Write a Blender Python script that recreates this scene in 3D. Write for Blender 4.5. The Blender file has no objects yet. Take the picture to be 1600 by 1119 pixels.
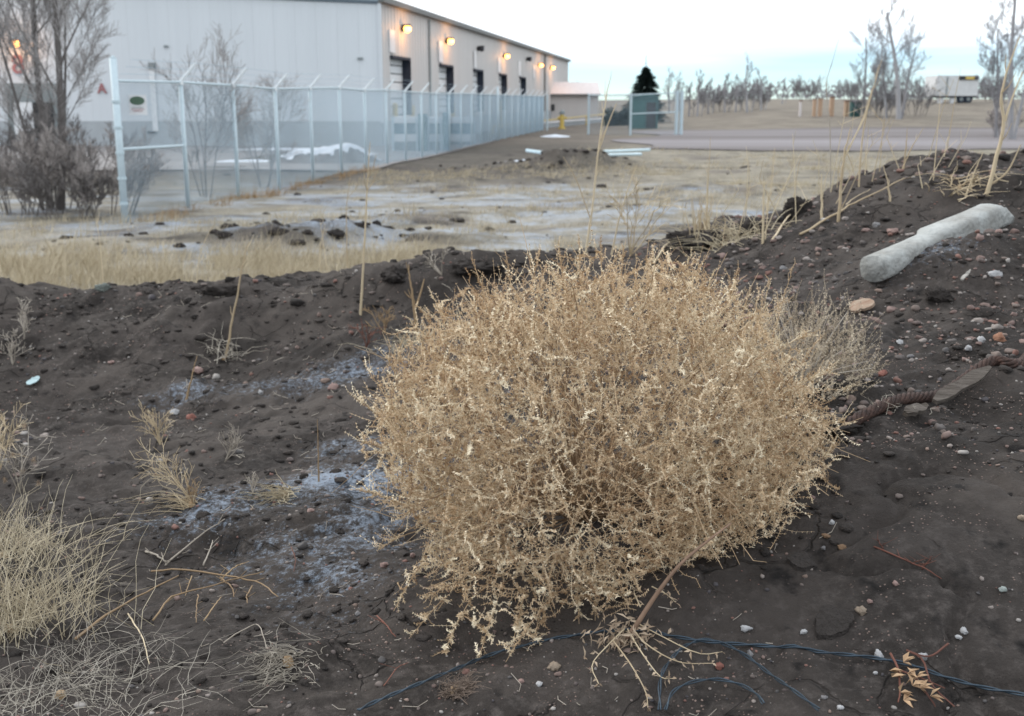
import bpy, math, random
import numpy as np
from mathutils import Vector, Matrix

random.seed(7)
rng = np.random.default_rng(11)
S = bpy.context.scene
COL = S.collection

# ------------------------------------------------------------------ camera
CAMZ = 2.0
FPX = 1750.0
PITCH = math.atan(401.5 / FPX)
cam_d = bpy.data.cameras.new('camera')
cam = bpy.data.objects.new('camera', cam_d)
COL.objects.link(cam)
cam.location = (0, 0, CAMZ)
cam.rotation_euler = (math.pi / 2 - PITCH, 0, 0)
cam_d.sensor_width = 36.0
cam_d.lens = 36.0 * FPX / 1600.0
cam_d.clip_start = 0.05
cam_d.clip_end = 5000
cam_d.dof.use_dof = True
cam_d.dof.focus_distance = 2.35
cam_d.dof.aperture_fstop = 6.6
S.camera = cam
S.render.resolution_x = 1024
S.render.resolution_y = 716

# ------------------------------------------------------------------ world / sun / exposure
SUN_EL, SUN_AZ = math.radians(32), math.radians(-52)     # azimuth from +Y, clockwise
w = bpy.data.worlds.new('World')
S.world = w
w.use_nodes = True
nt = w.node_tree
for n in list(nt.nodes):
    nt.nodes.remove(n)
out = nt.nodes.new('ShaderNodeOutputWorld')
sky = nt.nodes.new('ShaderNodeTexSky')
sky.sky_type = 'NISHITA'
sky.sun_disc = False
sky.sun_elevation = SUN_EL
sky.sun_rotation = SUN_AZ
sky.air_density = 1.0
sky.dust_density = 0.0
sky.ozone_density = 4.0
sky.altitude = 1800
bg1 = nt.nodes.new('ShaderNodeBackground'); bg1.inputs['Strength'].default_value = 0.112
bg2 = nt.nodes.new('ShaderNodeBackground'); bg2.inputs['Strength'].default_value = 1.22
bg2.inputs['Color'].default_value = (0.90, 0.95, 1.0, 1)
tint = nt.nodes.new('ShaderNodeMix'); tint.data_type = 'RGBA'; tint.blend_type = 'MULTIPLY'; tint.inputs[0].default_value = 1.0
tint.inputs[7].default_value = (0.80, 0.93, 1.06, 1)
nt.links.new(sky.outputs[0], tint.inputs[6]); nt.links.new(tint.outputs[2], bg1.inputs[0])
tc = nt.nodes.new('ShaderNodeTexCoord')
sep = nt.nodes.new('ShaderNodeSeparateXYZ')
nt.links.new(tc.outputs['Generated'], sep.inputs[0])
mp = nt.nodes.new('ShaderNodeMapping'); mp.inputs['Scale'].default_value = (2.0, 2.0, 22.0)
nt.links.new(tc.outputs['Generated'], mp.inputs[0])
nz = nt.nodes.new('ShaderNodeTexNoise'); nz.inputs['Scale'].default_value = 1.6; nz.inputs['Detail'].default_value = 5
nt.links.new(mp.outputs[0], nz.inputs[0])
ma = nt.nodes.new('ShaderNodeMath'); ma.operation = 'MULTIPLY_ADD'
ma.inputs[1].default_value = 0.06
nt.links.new(nz.outputs['Fac'], ma.inputs[0]); nt.links.new(sep.outputs['Z'], ma.inputs[2])
mr = nt.nodes.new('ShaderNodeMapRange'); mr.interpolation_type = 'SMOOTHSTEP'
mr.inputs['From Min'].default_value = 0.045; mr.inputs['From Max'].default_value = 0.105
nt.links.new(ma.outputs[0], mr.inputs[0])
mx = nt.nodes.new('ShaderNodeMixShader')
nt.links.new(mr.outputs[0], mx.inputs[0]); nt.links.new(bg1.outputs[0], mx.inputs[1]); nt.links.new(bg2.outputs[0], mx.inputs[2])
nt.links.new(mx.outputs[0], out.inputs[0])

sl = bpy.data.lights.new('sun', 'SUN'); sl.energy = 1.5; sl.angle = math.radians(35); sl.color = (1.0, 0.93, 0.84)
so = bpy.data.objects.new('sun', sl); COL.objects.link(so)
sd = Vector((math.sin(SUN_AZ) * math.cos(SUN_EL), math.cos(SUN_AZ) * math.cos(SUN_EL), math.sin(SUN_EL)))
so.rotation_euler = sd.to_track_quat('Z', 'Y').to_euler()
so.location = (0, 0, 30)

S.view_settings.view_transform = 'Standard'
S.view_settings.look = 'None'
S.view_settings.exposure = 0.58
S.view_settings.gamma = 1.0
S.render.engine = 'CYCLES'
S.cycles.use_denoising = True
S.cycles.max_bounces = 6
S.cycles.sample_clamp_indirect = 4.0

# ------------------------------------------------------------------ helpers
cp, sp = math.cos(PITCH), math.sin(PITCH)

def ray(px, py):
    u = (px - 800.0) / FPX
    v = (559.5 - py) / FPX
    return np.array([u, cp + v * sp, -sp + v * cp])

def at(px, py, Y):
    r = ray(px, py)
    r = r * (Y / r[1])
    return Vector((r[0], Y, CAMZ + r[2]))

def ppm(Y):            # pixels per metre at depth Y
    return FPX / Y

def tag(o, label=None, cat=None, group=None, kind=None):
    if label: o['label'] = label
    if cat: o['category'] = cat
    if group: o['group'] = group
    if kind: o['kind'] = kind
    return o

def empty(name, loc=(0, 0, 0)):
    e = bpy.data.objects.new(name, None)
    e.location = loc
    e.empty_display_size = 0.1
    COL.objects.link(e)
    return e

def link(name, me, parent=None):
    o = bpy.data.objects.new(name, me)
    COL.objects.link(o)
    if parent is not None:
        o.parent = parent
        if parent.parent is None: o.matrix_parent_inverse = Matrix.Translation(parent.location).inverted()   # parts are modelled in world space
    return o

def np_mesh(name, V, F, mat, attrs=None, smooth=False):
    V = np.asarray(V, dtype=np.float32); F = np.asarray(F, dtype=np.int32)
    k = F.shape[1]
    me = bpy.data.meshes.new(name)
    me.vertices.add(len(V)); me.vertices.foreach_set('co', V.ravel())
    me.loops.add(F.size); me.loops.foreach_set('vertex_index', F.ravel())
    me.polygons.add(len(F)); me.polygons.foreach_set('loop_start', np.arange(0, F.size, k, dtype=np.int32))
    if smooth:
        me.polygons.foreach_set('use_smooth', np.ones(len(F), dtype=bool))
    me.update(calc_edges=True)
    for an, av in (attrs or {}).items():
        a = me.attributes.new(an, 'FLOAT', 'POINT')
        a.data.foreach_set('value', np.asarray(av, dtype=np.float32))
    me.materials.append(mat)
    return me

class MB:
    def __init__(self):
        self.v = []; self.f = []; self.a = []; self.cur = 0.5
    def add(self, vs, fs):
        b = len(self.v)
        self.v.extend([tuple(x) for x in vs]); self.a.extend([self.cur] * len(vs))
        self.f.extend([tuple(i + b for i in f) for f in fs])
    def box(self, c, s, rot=None):
        c = Vector(c); hx, hy, hz = s[0] / 2, s[1] / 2, s[2] / 2
        P = [Vector((x, y, z)) for x in (-hx, hx) for y in (-hy, hy) for z in (-hz, hz)]
        if rot is not None: P = [rot @ p for p in P]
        self.add([p + c for p in P], [(0, 1, 3, 2), (4, 6, 7, 5), (0, 4, 5, 1), (2, 3, 7, 6), (0, 2, 6, 4), (1, 5, 7, 3)])
    def tube(self, pts, rad, n=4, cap=True):
        pts = [Vector(p) for p in pts]
        m = len(pts)
        if not hasattr(rad, '__len__'): rad = [rad] * m
        ref = Vector((0, 0, 1))
        t0 = (pts[-1] - pts[0])
        if t0.length < 1e-9: return
        if abs(t0.normalized().z) > 0.85: ref = Vector((0.94, 0.34, 0))
        vs = []
        for i, p in enumerate(pts):
            t = pts[min(i + 1, m - 1)] - pts[max(i - 1, 0)]
            if t.length < 1e-9: t = t0
            t = t.normalized()
            x = t.cross(ref)
            if x.length < 1e-5: x = t.cross(Vector((1, 0, 0)))
            x.normalize(); y = t.cross(x)
            for k in range(n):
                a = 2 * math.pi * k / n
                vs.append(p + (x * math.cos(a) + y * math.sin(a)) * rad[i])
        fs = []
        for i in range(m - 1):
            for k in range(n):
                k2 = (k + 1) % n
                fs.append((i * n + k, i * n + k2, (i + 1) * n + k2, (i + 1) * n + k))
        if cap:
            fs.append(tuple(range(n - 1, -1, -1))); fs.append(tuple((m - 1) * n + k for k in range(n)))
        self.add(vs, fs)
    def leaf(self, p, d, nrm, L, W):     # pointed leaf, folded
        p = Vector(p); d = Vector(d).normalized(); s = d.cross(Vector(nrm))
        if s.length < 1e-4: s = d.cross(Vector((0.3, 0.5, 0.8)))
        s.normalize(); n2 = s.cross(d)
        self.add([p, p + d * L * .45 + s * W / 2 + n2 * W * .2, p + d * L - n2 * L * .15, p + d * L * .45 - s * W / 2 + n2 * W * .2, p + d * L * .5 - n2 * W * .15],
                 [(0, 1, 4), (1, 2, 4), (2, 3, 4), (3, 0, 4)])
    def mesh(self, name, mat, smooth=False):
        me = bpy.data.meshes.new(name)
        me.from_pydata(self.v, [], self.f)
        a = me.attributes.new('var', 'FLOAT', 'POINT')
        a.data.foreach_set('value', np.array(self.a, dtype=np.float32))
        if smooth:
            me.polygons.foreach_set('use_smooth', np.ones(len(me.polygons), dtype=bool))
        me.materials.append(mat)
        me.update()
        return me
    def build(self, name, mat, parent=None, smooth=False):
        return link(name, self.mesh(name, mat, smooth), parent)

def mat(name, c1, c2=None, scale=6.0, rough=0.8, metal=0.0, bump=0.0, bscale=None, attr=False, spec=0.3, emit=None, estr=0, aspect=None, trans=0.0):
    m = bpy.data.materials.new(name); m.use_nodes = True
    t = m.node_tree; b = t.nodes['Principled BSDF']
    b.inputs['Roughness'].default_value = rough
    b.inputs['Metallic'].default_value = metal
    b.inputs['Specular IOR Level'].default_value = spec
    c1 = (*c1, 1); c2 = (*(c2 or [x * 0.75 for x in c1[:3]]), 1)
    tcn = t.nodes.new('ShaderNodeTexCoord')
    mpn = t.nodes.new('ShaderNodeMapping')
    if aspect: mpn.inputs['Scale'].default_value = aspect
    t.links.new(tcn.outputs['Object'], mpn.inputs[0])
    n = t.nodes.new('ShaderNodeTexNoise'); n.inputs['Scale'].default_value = scale; n.inputs['Detail'].default_value = 6; n.inputs['Roughness'].default_value = 0.62
    t.links.new(mpn.outputs[0], n.inputs[0])
    r = t.nodes.new('ShaderNodeMapRange'); r.inputs['From Min'].default_value = 0.32; r.inputs['From Max'].default_value = 0.68
    t.links.new(n.outputs['Fac'], r.inputs[0])
    fac = r.outputs[0]
    if attr:
        an = t.nodes.new('ShaderNodeAttribute'); an.attribute_name = 'var'
        mm = t.nodes.new('ShaderNodeMath'); mm.operation = 'MULTIPLY_ADD'; mm.inputs[1].default_value = 0.35; mm.use_clamp = True
        s2 = t.nodes.new('ShaderNodeMath'); s2.operation = 'SUBTRACT'; s2.inputs[1].default_value = 0.17
        t.links.new(an.outputs['Fac'], s2.inputs[0])
        t.links.new(r.outputs[0], mm.inputs[0]); t.links.new(s2.outputs[0], mm.inputs[2])
        fac = mm.outputs[0]
    mx = t.nodes.new('ShaderNodeMix'); mx.data_type = 'RGBA'
    mx.inputs[6].default_value = c1; mx.inputs[7].default_value = c2
    t.links.new(fac, mx.inputs[0]); t.links.new(mx.outputs[2], b.inputs['Base Color'])
    if bump:
        n2 = t.nodes.new('ShaderNodeTexNoise'); n2.inputs['Scale'].default_value = bscale or scale * 4; n2.inputs['Detail'].default_value = 5
        t.links.new(mpn.outputs[0], n2.inputs[0])
        bp = t.nodes.new('ShaderNodeBump'); bp.inputs['Strength'].default_value = bump; bp.inputs['Distance'].default_value = 0.02
        t.links.new(n2.outputs['Fac'], bp.inputs['Height']); t.links.new(bp.outputs[0], b.inputs['Normal'])
    if emit:
        b.inputs['Emission Color'].default_value = (*emit, 1); b.inputs['Emission Strength'].default_value = estr
    return m

# ---- lattice noise
def _h(ix, iy, s):
    n = (ix.astype(np.int64) * 374761393 + iy.astype(np.int64) * 668265263 + s * 982451653) & 0x7fffffff
    n = ((n ^ (n >> 13)) * 1274126177) & 0x7fffffff
    n = n ^ (n >> 16)
    return (n & 0xffff) / 65535.0

def vnoise(x, y, s=0):
    x = np.asarray(x, float); y = np.asarray(y, float)
    ix = np.floor(x); iy = np.floor(y); fx = x - ix; fy = y - iy
    fx = fx * fx * fx * (fx * (fx * 6 - 15) + 10); fy = fy * fy * fy * (fy * (fy * 6 - 15) + 10)
    a = _h(ix, iy, s); b = _h(ix + 1, iy, s); c = _h(ix, iy + 1, s); d = _h(ix + 1, iy + 1, s)
    return (a * (1 - fx) + b * fx) * (1 - fy) + (c * (1 - fx) + d * fx) * fy

def fbm(x, y, s=0, o=4, g=0.5):
    t = 0; a = 1; n = 0
    for k in range(o):
        t = t + a * (vnoise(x, y, s + k * 17) - 0.5); n += a; a *= g
        x = x * 2.03 + 11.3; y = y * 2.03 - 7.7
    return t / n * 2       # about -1..1

def sstep(a, b, x):
    t = np.clip((np.asarray(x, float) - a) / (b - a), 0, 1)
    return t * t * (3 - 2 * t)

# ------------------------------------------------------------------ ground shape
CP = [  # (px, py, depth) seen points of the near mound
    (0, 1119, 1.76), (400, 1119, 1.76), (800, 1119, 1.76), (1200, 1119, 1.74), (1600, 1119, 1.70),
    (0, 950, 2.35), (250, 900, 2.62), (450, 900, 2.50), (620, 900, 2.45), (900, 1010, 2.0),
    (0, 780, 3.35), (200, 780, 3.42), (450, 800, 3.05), (600, 780, 3.08),
    (0, 680, 4.5), (150, 670, 4.6), (330, 690, 4.2), (500, 700, 3.9), (620, 680, 4.0),
    (0, 600, 5.25), (200, 610, 5.25), (350, 600, 5.2), (520, 600, 4.95), (640, 570, 5.1),
    (0, 520, 5.8), (200, 530, 5.72), (400, 530, 5.66), (600, 510, 5.72),
    (0, 432, 6.35), (100, 456, 6.3), (290, 452, 6.2), (400, 448, 6.15), (560, 425, 6.2), (720, 404, 6.3), (830, 400, 6.3), (930, 400, 6.15),
    (1010, 388, 6.1), (1060, 450, 5.1), (1120, 340, 6.3), (1230, 330, 6.2), (1230, 430, 4.85), (1150, 560, 3.8), (1000, 560, 3.9), (1100, 720, 2.75), (850, 560, 4.2), (900, 800, 2.6),
    (1400, 270, 6.4), (1500, 264, 6.4), (1600, 246, 6.4), (1700, 238, 6.4), (1820, 236, 6.4), (1300, 302, 6.4), (1450, 400, 4.3), (1340, 460, 4.15), (1600, 400, 4.2), (1580, 330, 5.0), (1420, 330, 5.2),
    (1400, 520, 3.55), (1600, 500, 3.55), (1500, 610, 2.98), (1360, 650, 2.85), (1600, 600, 2.93),
    (1330, 700, 2.62), (1480, 690, 2.62), (1600, 690, 2.58), (1250, 850, 2.22), (1420, 850, 2.16), (1600, 850, 2.12), (1150, 900, 2.14),
]
_pts = [at(*c) for c in CP]
_P = [(p.x, p.y, p.z) for p in _pts]
for x, z in ((-2.6, .95), (-1, .97), (0.5, .98), (2, 1.02)):
    _P += [(x, 0.9, z), (x * 1.6, -2.0, z)]
_P += [(-4.2, 2, .9), (-4.4, 4, .75), (-4.6, 5.6, .85), (-4.4, 6.5, 1.05), (3.6, 2, 1.1), (4.2, 3.5, 1.4), (4.6, 5, 1.6), (5, 6.5, 1.75), (7, 4, 1.7), (-8, 4, .9), (7, 0, 1.2), (-8, 0, 1.0)]
for x in (-7, -4.5, -3, -2, -1, 0, 1, 2, 3.2, 4.5, 7):
    e = 0.95 + 0.12 * max(0, x)
    _P += [(x, 7.6, e * 0.55), (x, 9.2, 0.05), (x, 11, 0.0)]
_P = np.array(_P)
def _phi(r): return -np.sqrt(r * r + 0.20 ** 2)
_n = len(_P)
_A = _phi(np.hypot(_P[:, None, 0] - _P[None, :, 0], _P[:, None, 1] - _P[None, :, 1])) - 0.0
_A -= np.eye(_n) * 0.004
_B = np.column_stack([np.ones(_n), _P[:, 0], _P[:, 1]])
_M = np.block([[_A, _B], [_B.T, np.zeros((3, 3))]])
_w = np.linalg.solve(_M, np.concatenate([_P[:, 2], np.zeros(3)]))

MOUNDS = []      # (x, y, r, h) humps in the field
def field_px(px, py):
    r = ray(px, py); k = -CAMZ / r[2]
    return r[0] * k, r[1] * k
for px, py, r, h in ((420, 378, 1.1, .24), (500, 372, .8, .21), (575, 362, .5, .16), (870, 262, 1.6, .5), (910, 262, 1.3, .4), (700, 372, .9, .16), (640, 345, .8, .16), (1010, 335, .9, .16), (1130, 300, 1.5, .2), (1200, 270, 1.6, .15), (760, 330, 1.2, .14), (820, 290, 1.0, .14), (310, 355, 1.0, .12), (180, 385, .8, .12)):
    a = field_px(px, py); MOUNDS.append((a[0], a[1], r, h))

def Hbase(x, y):
    x = np.asarray(x, float); y = np.asarray(y, float)
    shp = np.broadcast(x, y).shape
    xf = np.broadcast_to(x, shp).ravel(); yf = np.broadcast_to(y, shp).ravel()
    zn = np.zeros(xf.shape)
    near = (yf < 11) & (np.abs(xf) < 12)
    if near.any():
        xn = xf[near]; yn = yf[near]; res = np.zeros(xn.shape)
        for i in range(0, len(xn), 40000):
            a = xn[i:i + 40000]; b = yn[i:i + 40000]
            res[i:i + 40000] = _phi(np.hypot(a[:, None] - _P[None, :, 0], b[:, None] - _P[None, :, 1])) @ _w[:_n] + _w[_n] + _w[_n + 1] * a + _w[_n + 2] * b
        zn[near] = res
    zn[~near] = np.where(yf[~near] < 11, 0.6, 0.0)
    ft = sstep(9.0, 10.8, yf)
    far = 0.95 * sstep(58, 112, yf) * sstep(4, 26, xf) + 1.0 * sstep(95, 128, yf) * sstep(15, 48, xf) + 0.5 * sstep(140, 260, yf)
    fld = far + 0.07 * fbm(xf * .35, yf * .35, 5, 3) * (1 - sstep(40, 60, yf))
    for mx_, my_, r_, h_ in MOUNDS:
        fld = fld + h_ * np.exp(-(((xf - mx_) / (1.5 * r_)) ** 2 + ((yf - my_) / r_) ** 2) * 1.6) * (0.75 + 0.6 * fbm(xf * 1.7, yf * 1.7, 31, 3))
    z = zn * (1 - ft) + fld * ft
    return z.reshape(shp)

def H(x, y):
    x = np.asarray(x, float); y = np.asarray(y, float)
    z = Hbase(x, y)
    nearf = 1 - sstep(7.5, 10, y)
    edge = sstep(5.2, 6.0, y) * (1 - sstep(6.6, 7.4, y))
    d = 0.055 * fbm(x * 1.6, y * 1.6, 1, 3) + 0.030 * fbm(x * 5.2, y * 5.2, 2, 4) + 0.016 * np.abs(fbm(x * 13, y * 13, 3, 3))
    led = fbm(x * 1.3 + 3, y * 2.6, 15, 3) * 3.2; d = d + 0.034 * (sstep(.35, .65, led - np.floor(led)) + np.floor(led)) * .55 * sstep(1.9, 2.6, y) + 0.005 * fbm(x * 42, y * 42, 4, 2)
    d = d + edge * (0.07 * fbm(x * 2.6, y * 2.0, 8, 4))
    # the smoother crusted slab at the front right
    slab = sstep(0.35, 0.75, x) * (1 - sstep(2.35, 2.6, y))
    rid = 1 - np.abs(fbm(x * 3.1 + 5, y * 3.6, 21, 3)) * 6
    d = d * (1 - 0.4 * slab) - slab * 0.030 * np.clip(rid, 0, 1) ** 2
    return z + d * nearf + (1 - nearf) * 0.02 * fbm(x * 2.2, y * 2.2, 6, 3) * (1 - sstep(25, 45, y))

def Hs(x, y): return float(H(np.array([x]), np.array([y]))[0])

def hit_many(P, t0=1.3, t1=70):
    ts = np.concatenate([np.arange(t0, 8, 0.02), np.geomspace(8, t1, 160)])
    R = np.array([ray(*p) for p in P]); R = R / R[:, 1:2]
    X = R[:, 0:1] * ts; Yv = np.broadcast_to(ts, X.shape); Z = CAMZ + R[:, 2:3] * ts
    G = H(X, Yv)
    out = []
    for i in range(len(P)):
        k = np.nonzero(Z[i] < G[i])[0]
        k = k[0] if len(k) else len(ts) - 1
        if k > 0:
            a = Z[i, k - 1] - G[i, k - 1]; b = G[i, k] - Z[i, k]
            t = ts[k - 1] + (ts[k] - ts[k - 1]) * a / max(a + b, 1e-9)
        else: t = ts[0]
        out.append(Vector((R[i, 0] * t, t, CAMZ + R[i, 2] * t)))
    return out
def hit(px, py): return hit_many([(px, py)])[0]

# ------------------------------------------------------------------ ground sheet
def axis(fine0, fine1, step, lo, hi, g):
    a = list(np.arange(fine0, fine1, step))
    s = step; x = fine0
    while x > lo:
        s *= g; x -= s; a.insert(0, x)
    s = step; x = a[-1]
    while x < hi:
        s *= g; x += s; a.append(x)
    return np.array(a)
gx = axis(-2.5, 2.9, 0.015, -900, 900, 1.075)
yy = [1.35]
while yy[-1] < 7.4: yy.append(yy[-1] + max(0.0105, yy[-1] * 0.0052))
s = yy[-1] - yy[-2]
while yy[-1] < 24: s = min(s * 1.03, 0.14); yy.append(yy[-1] + s)
while yy[-1] < 2500: s *= 1.06; yy.append(yy[-1] + s)
s = 0.02; low = [1.35]
while low[0] > -60: s *= 1.25; low.insert(0, low[0] - s)
gy = np.array(low[:-1] + yy)
GX, GY = np.meshgrid(gx, gy)
GZ = H(GX, GY)
nx, ny = len(gx), len(gy)
idx = np.arange(nx * ny).reshape(ny, nx)
GF = np.stack([idx[:-1, :-1], idx[:-1, 1:], idx[1:, 1:], idx[1:, :-1]], -1).reshape(-1, 4)
fx_, fy_ = GX.ravel(), GY.ravel()

# frost: where it lies (world positions of the patches seen)
frost = np.zeros(fx_.shape)
FR = [(520, 745, .33, 1.0), (420, 760, .25, .8), (330, 800, .22, .9), (270, 815, .2, .7), (560, 700, .22, .8), (580, 800, .16, .9), (490, 850, .26, .75), (420, 880, .26, .6), (540, 900, .22, .7), (450, 940, .2, .5), (560, 850, .2, .8), (500, 960, .2, .5), (620, 780, .2, .8),
      (400, 600, .3, .8), (560, 580, .3, .85), (300, 612, .25, .75), (480, 592, .28, .8), (640, 540, .35, .7), (700, 500, .3, .6), (1450, 395, .18, .75), (1400, 425, .15, .55), (1040, 440, .4, .4), (700, 700, .3, .6), (60, 760, .3, .35)]
FH = hit_many([(a, b) for a, b, _, _ in FR])
for (a, b, r, st), p in zip(FR, FH):
    frost = np.maximum(frost, st * np.exp(-(((fx_ - p.x) / (r * 1.5)) ** 2 + ((fy_ - p.y) / r) ** 2)))
fieldm = sstep(8.5, 10.5, fy_) * (1 - sstep(44, 58, fy_))
band = sstep(12.0, 15.5, fy_) * (1 - sstep(24, 33, fy_)) * (1 - sstep(3.0, 8.0, fx_))
ff = 0.22 + 0.78 * band * (0.58 + 1.5 * fbm(fx_ * .9, fy_ * 1.5, 41, 5, .62)) + 0.45 * np.clip(fbm(fx_ * .5, fy_ * 1.1, 43, 4, .6), 0, 1)
frost = np.where(fieldm > 0.01, frost * (1 - fieldm) + np.clip(ff, 0, 1) * fieldm, frost)
dark = np.zeros(fx_.shape)
for mx_, my_, r_, h_ in MOUNDS:
    if h_ > .2: dark = np.maximum(dark, 0.9 * np.exp(-(((fx_ - mx_) / (1.5 * r_)) ** 2 + ((fy_ - my_) / r_) ** 2) * 1.3))
dk = np.clip(fbm(fx_ * .8, fy_ * 1.6, 47, 4, .6) * 2.0 - .25, 0, .9) * fieldm
litter = np.clip(sstep(6.9, 8.6, fy_) - np.maximum(dark, dk), 0, 1)
litter = litter * (1 - 0.75 * sstep(24, 32, fy_) * (1 - sstep(-.5, 4, fx_ - 0.1 * (fy_ - 24))))
farm = sstep(50, 60, fy_)

gm = bpy.data.materials.new('soil_ground'); gm.use_nodes = True
t = gm.node_tree; b = t.nodes['Principled BSDF']; L = t.links.new
b.inputs['Roughness'].default_value = 0.92; b.inputs['Specular IOR Level'].default_value = 0.2
tcn = t.nodes.new('ShaderNodeTexCoord')
def tn(scale, det=6, rough=.6, src=None):
    n = t.nodes.new('ShaderNodeTexNoise'); n.inputs['Scale'].default_value = scale; n.inputs['Detail'].default_value = det; n.inputs['Roughness'].default_value = rough
    L(src or tcn.outputs['Object'], n.inputs[0]); return n.outputs['Fac']
def rmp(v, a, b_, smooth=True):
    m_ = t.nodes.new('ShaderNodeMapRange'); m_.inputs['From Min'].default_value = a; m_.inputs['From Max'].default_value = b_
    if smooth: m_.interpolation_type = 'SMOOTHSTEP'
    L(v, m_.inputs[0]); return m_.outputs[0]
def mixc(f, a, b_):
    m_ = t.nodes.new('ShaderNodeMix'); m_.data_type = 'RGBA'
    for s_, v in ((0, f), (6, a), (7, b_)):
        if isinstance(v, tuple): m_.inputs[s_].default_value = (*v, 1)
        elif isinstance(v, (int, float)): m_.inputs[s_].default_value = v
        else: L(v, m_.inputs[s_])
    return m_.outputs[2]
def mth(op, a, b_=None, clamp=False):
    m_ = t.nodes.new('ShaderNodeMath'); m_.operation = op; m_.use_clamp = clamp
    for s_, v in ((0, a), (1, b_)):
        if v is None: continue
        if isinstance(v, (int, float)): m_.inputs[s_].default_value = v
        else: L(v, m_.inputs[s_])
    return m_.outputs[0]
def att(n):
    a = t.nodes.new('ShaderNodeAttribute'); a.attribute_name = n; return a.outputs['Fac']
soil = mixc(rmp(tn(2.2, 8), .35, .65), (.0185, .0155, .0140), (.046, .039, .0355))
soil = mixc(mth('MULTIPLY', rmp(tn(34, 6, .7), .45, .75), rmp(tn(.9, 4), .38, .6)), soil, (.082, .071, .066))
soil = mixc(mth('MULTIPLY', rmp(tn(1.4, 5, .65), .50, .63), .75), soil, (.068, .058, .052))
soil = mixc(rmp(tn(11, 4), .56, .74), soil, (.0105, .0092, .009))
vor = t.nodes.new('ShaderNodeTexVoronoi'); vor.inputs['Scale'].default_value = 95; L(tcn.outputs['Object'], vor.inputs[0])
spk = mth('MULTIPLY', rmp(vor.outputs['Distance'], .26, .16), rmp(tn(7, 3), .50, .62))
hs = t.nodes.new('ShaderNodeSeparateColor'); L(vor.outputs['Color'], hs.inputs[0])
pcol = mixc(hs.outputs[0], (.16, .13, .12), (.30, .22, .19))
soil = mixc(mth('MULTIPLY', spk, .75), soil, pcol)
lit = mixc(rmp(tn(1.1, 7, .65), .35, .65), (.16, .145, .113), (.27, .248, .20))
lit = mixc(rmp(tn(14, 5, .7), .45, .72), lit, (.15, .13, .105))
lit = mixc(rmp(tn(.35, 5), .52, .66), lit, (.13, .115, .10))
base = mixc(mth('MULTIPLY', att('litter'), rmp(tn(4, 6), .2, .42), True), soil, lit)
drt = mixc(rmp(tn(.4, 6), .35, .65), (.105, .088, .075), (.175, .152, .124))
base = mixc(mth('MULTIPLY', att('far'), .75), base, drt)
fn = mth('ADD', mth('MULTIPLY', tn(44, 7, .85), .78), mth('MULTIPLY', tn(5, 4), .22))
fm = rmp(mth('ADD', fn, mth('MULTIPLY', att('frost'), .26)), .655, .83)
base = mixc(mth('MULTIPLY', fm, .62), base, (.32, .385, .48))
L(base, b.inputs['Base Color'])
vc = t.nodes.new('ShaderNodeTexVoronoi'); vc.feature = 'DISTANCE_TO_EDGE'; vc.inputs['Scale'].default_value = 7.5
dm = t.nodes.new('ShaderNodeMix'); dm.data_type = 'RGBA'; dm.inputs[0].default_value = .12
ncol = t.nodes.new('ShaderNodeTexNoise'); ncol.inputs['Scale'].default_value = 6; ncol.inputs['Detail'].default_value = 5; L(tcn.outputs['Object'], ncol.inputs[0])
L(tcn.outputs['Object'], dm.inputs[6]); L(ncol.outputs['Color'], dm.inputs[7]); L(dm.outputs[2], vc.inputs[0])
crk = mth('MULTIPLY', rmp(vc.outputs['Distance'], .035, .0), rmp(tn(2.6, 3), .50, .60))
hgt = mth('ADD', mth('MULTIPLY', crk, -1.1), mth('MULTIPLY', tn(48, 6, .7), .5))
hgt = mth('ADD', hgt, mth('ADD', mth('MULTIPLY', tn(140, 4, .7), .25), mth('MULTIPLY', spk, .35)))
bp = t.nodes.new('ShaderNodeBump'); bp.inputs['Strength'].default_value = .95; bp.inputs['Distance'].default_value = .018
L(hgt, bp.inputs['Height']); L(bp.outputs[0], b.inputs['Normal'])
gme = np_mesh('ground', np.stack([fx_, fy_, GZ.ravel()], 1), GF, gm, {'frost': frost, 'litter': litter, 'far': farm}, smooth=True)
tag(link('ground', gme), kind='structure')
def H(x, y):                     # from here on: heights read off the built sheet
    x = np.asarray(x, float); y = np.asarray(y, float)
    i = np.clip(np.searchsorted(gx, x) - 1, 0, nx - 2); j = np.clip(np.searchsorted(gy, y) - 1, 0, ny - 2)
    u = np.clip((x - gx[i]) / (gx[i + 1] - gx[i]), 0, 1); v = np.clip((y - gy[j]) / (gy[j + 1] - gy[j]), 0, 1)
    return (GZ[j, i] * (1 - u) + GZ[j, i + 1] * u) * (1 - v) + (GZ[j + 1, i] * (1 - u) + GZ[j + 1, i + 1] * u) * v
import bisect
_gxl, _gyl = list(gx), list(gy)
def Hs(x, y):
    i = min(max(bisect.bisect(_gxl, x) - 1, 0), nx - 2); j = min(max(bisect.bisect(_gyl, y) - 1, 0), ny - 2)
    u = (x - _gxl[i]) / (_gxl[i + 1] - _gxl[i]); v = (y - _gyl[j]) / (_gyl[j + 1] - _gyl[j])
    return float((GZ[j, i] * (1 - u) + GZ[j, i + 1] * u) * (1 - v) + (GZ[j + 1, i] * (1 - u) + GZ[j + 1, i + 1] * u) * v)

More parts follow.
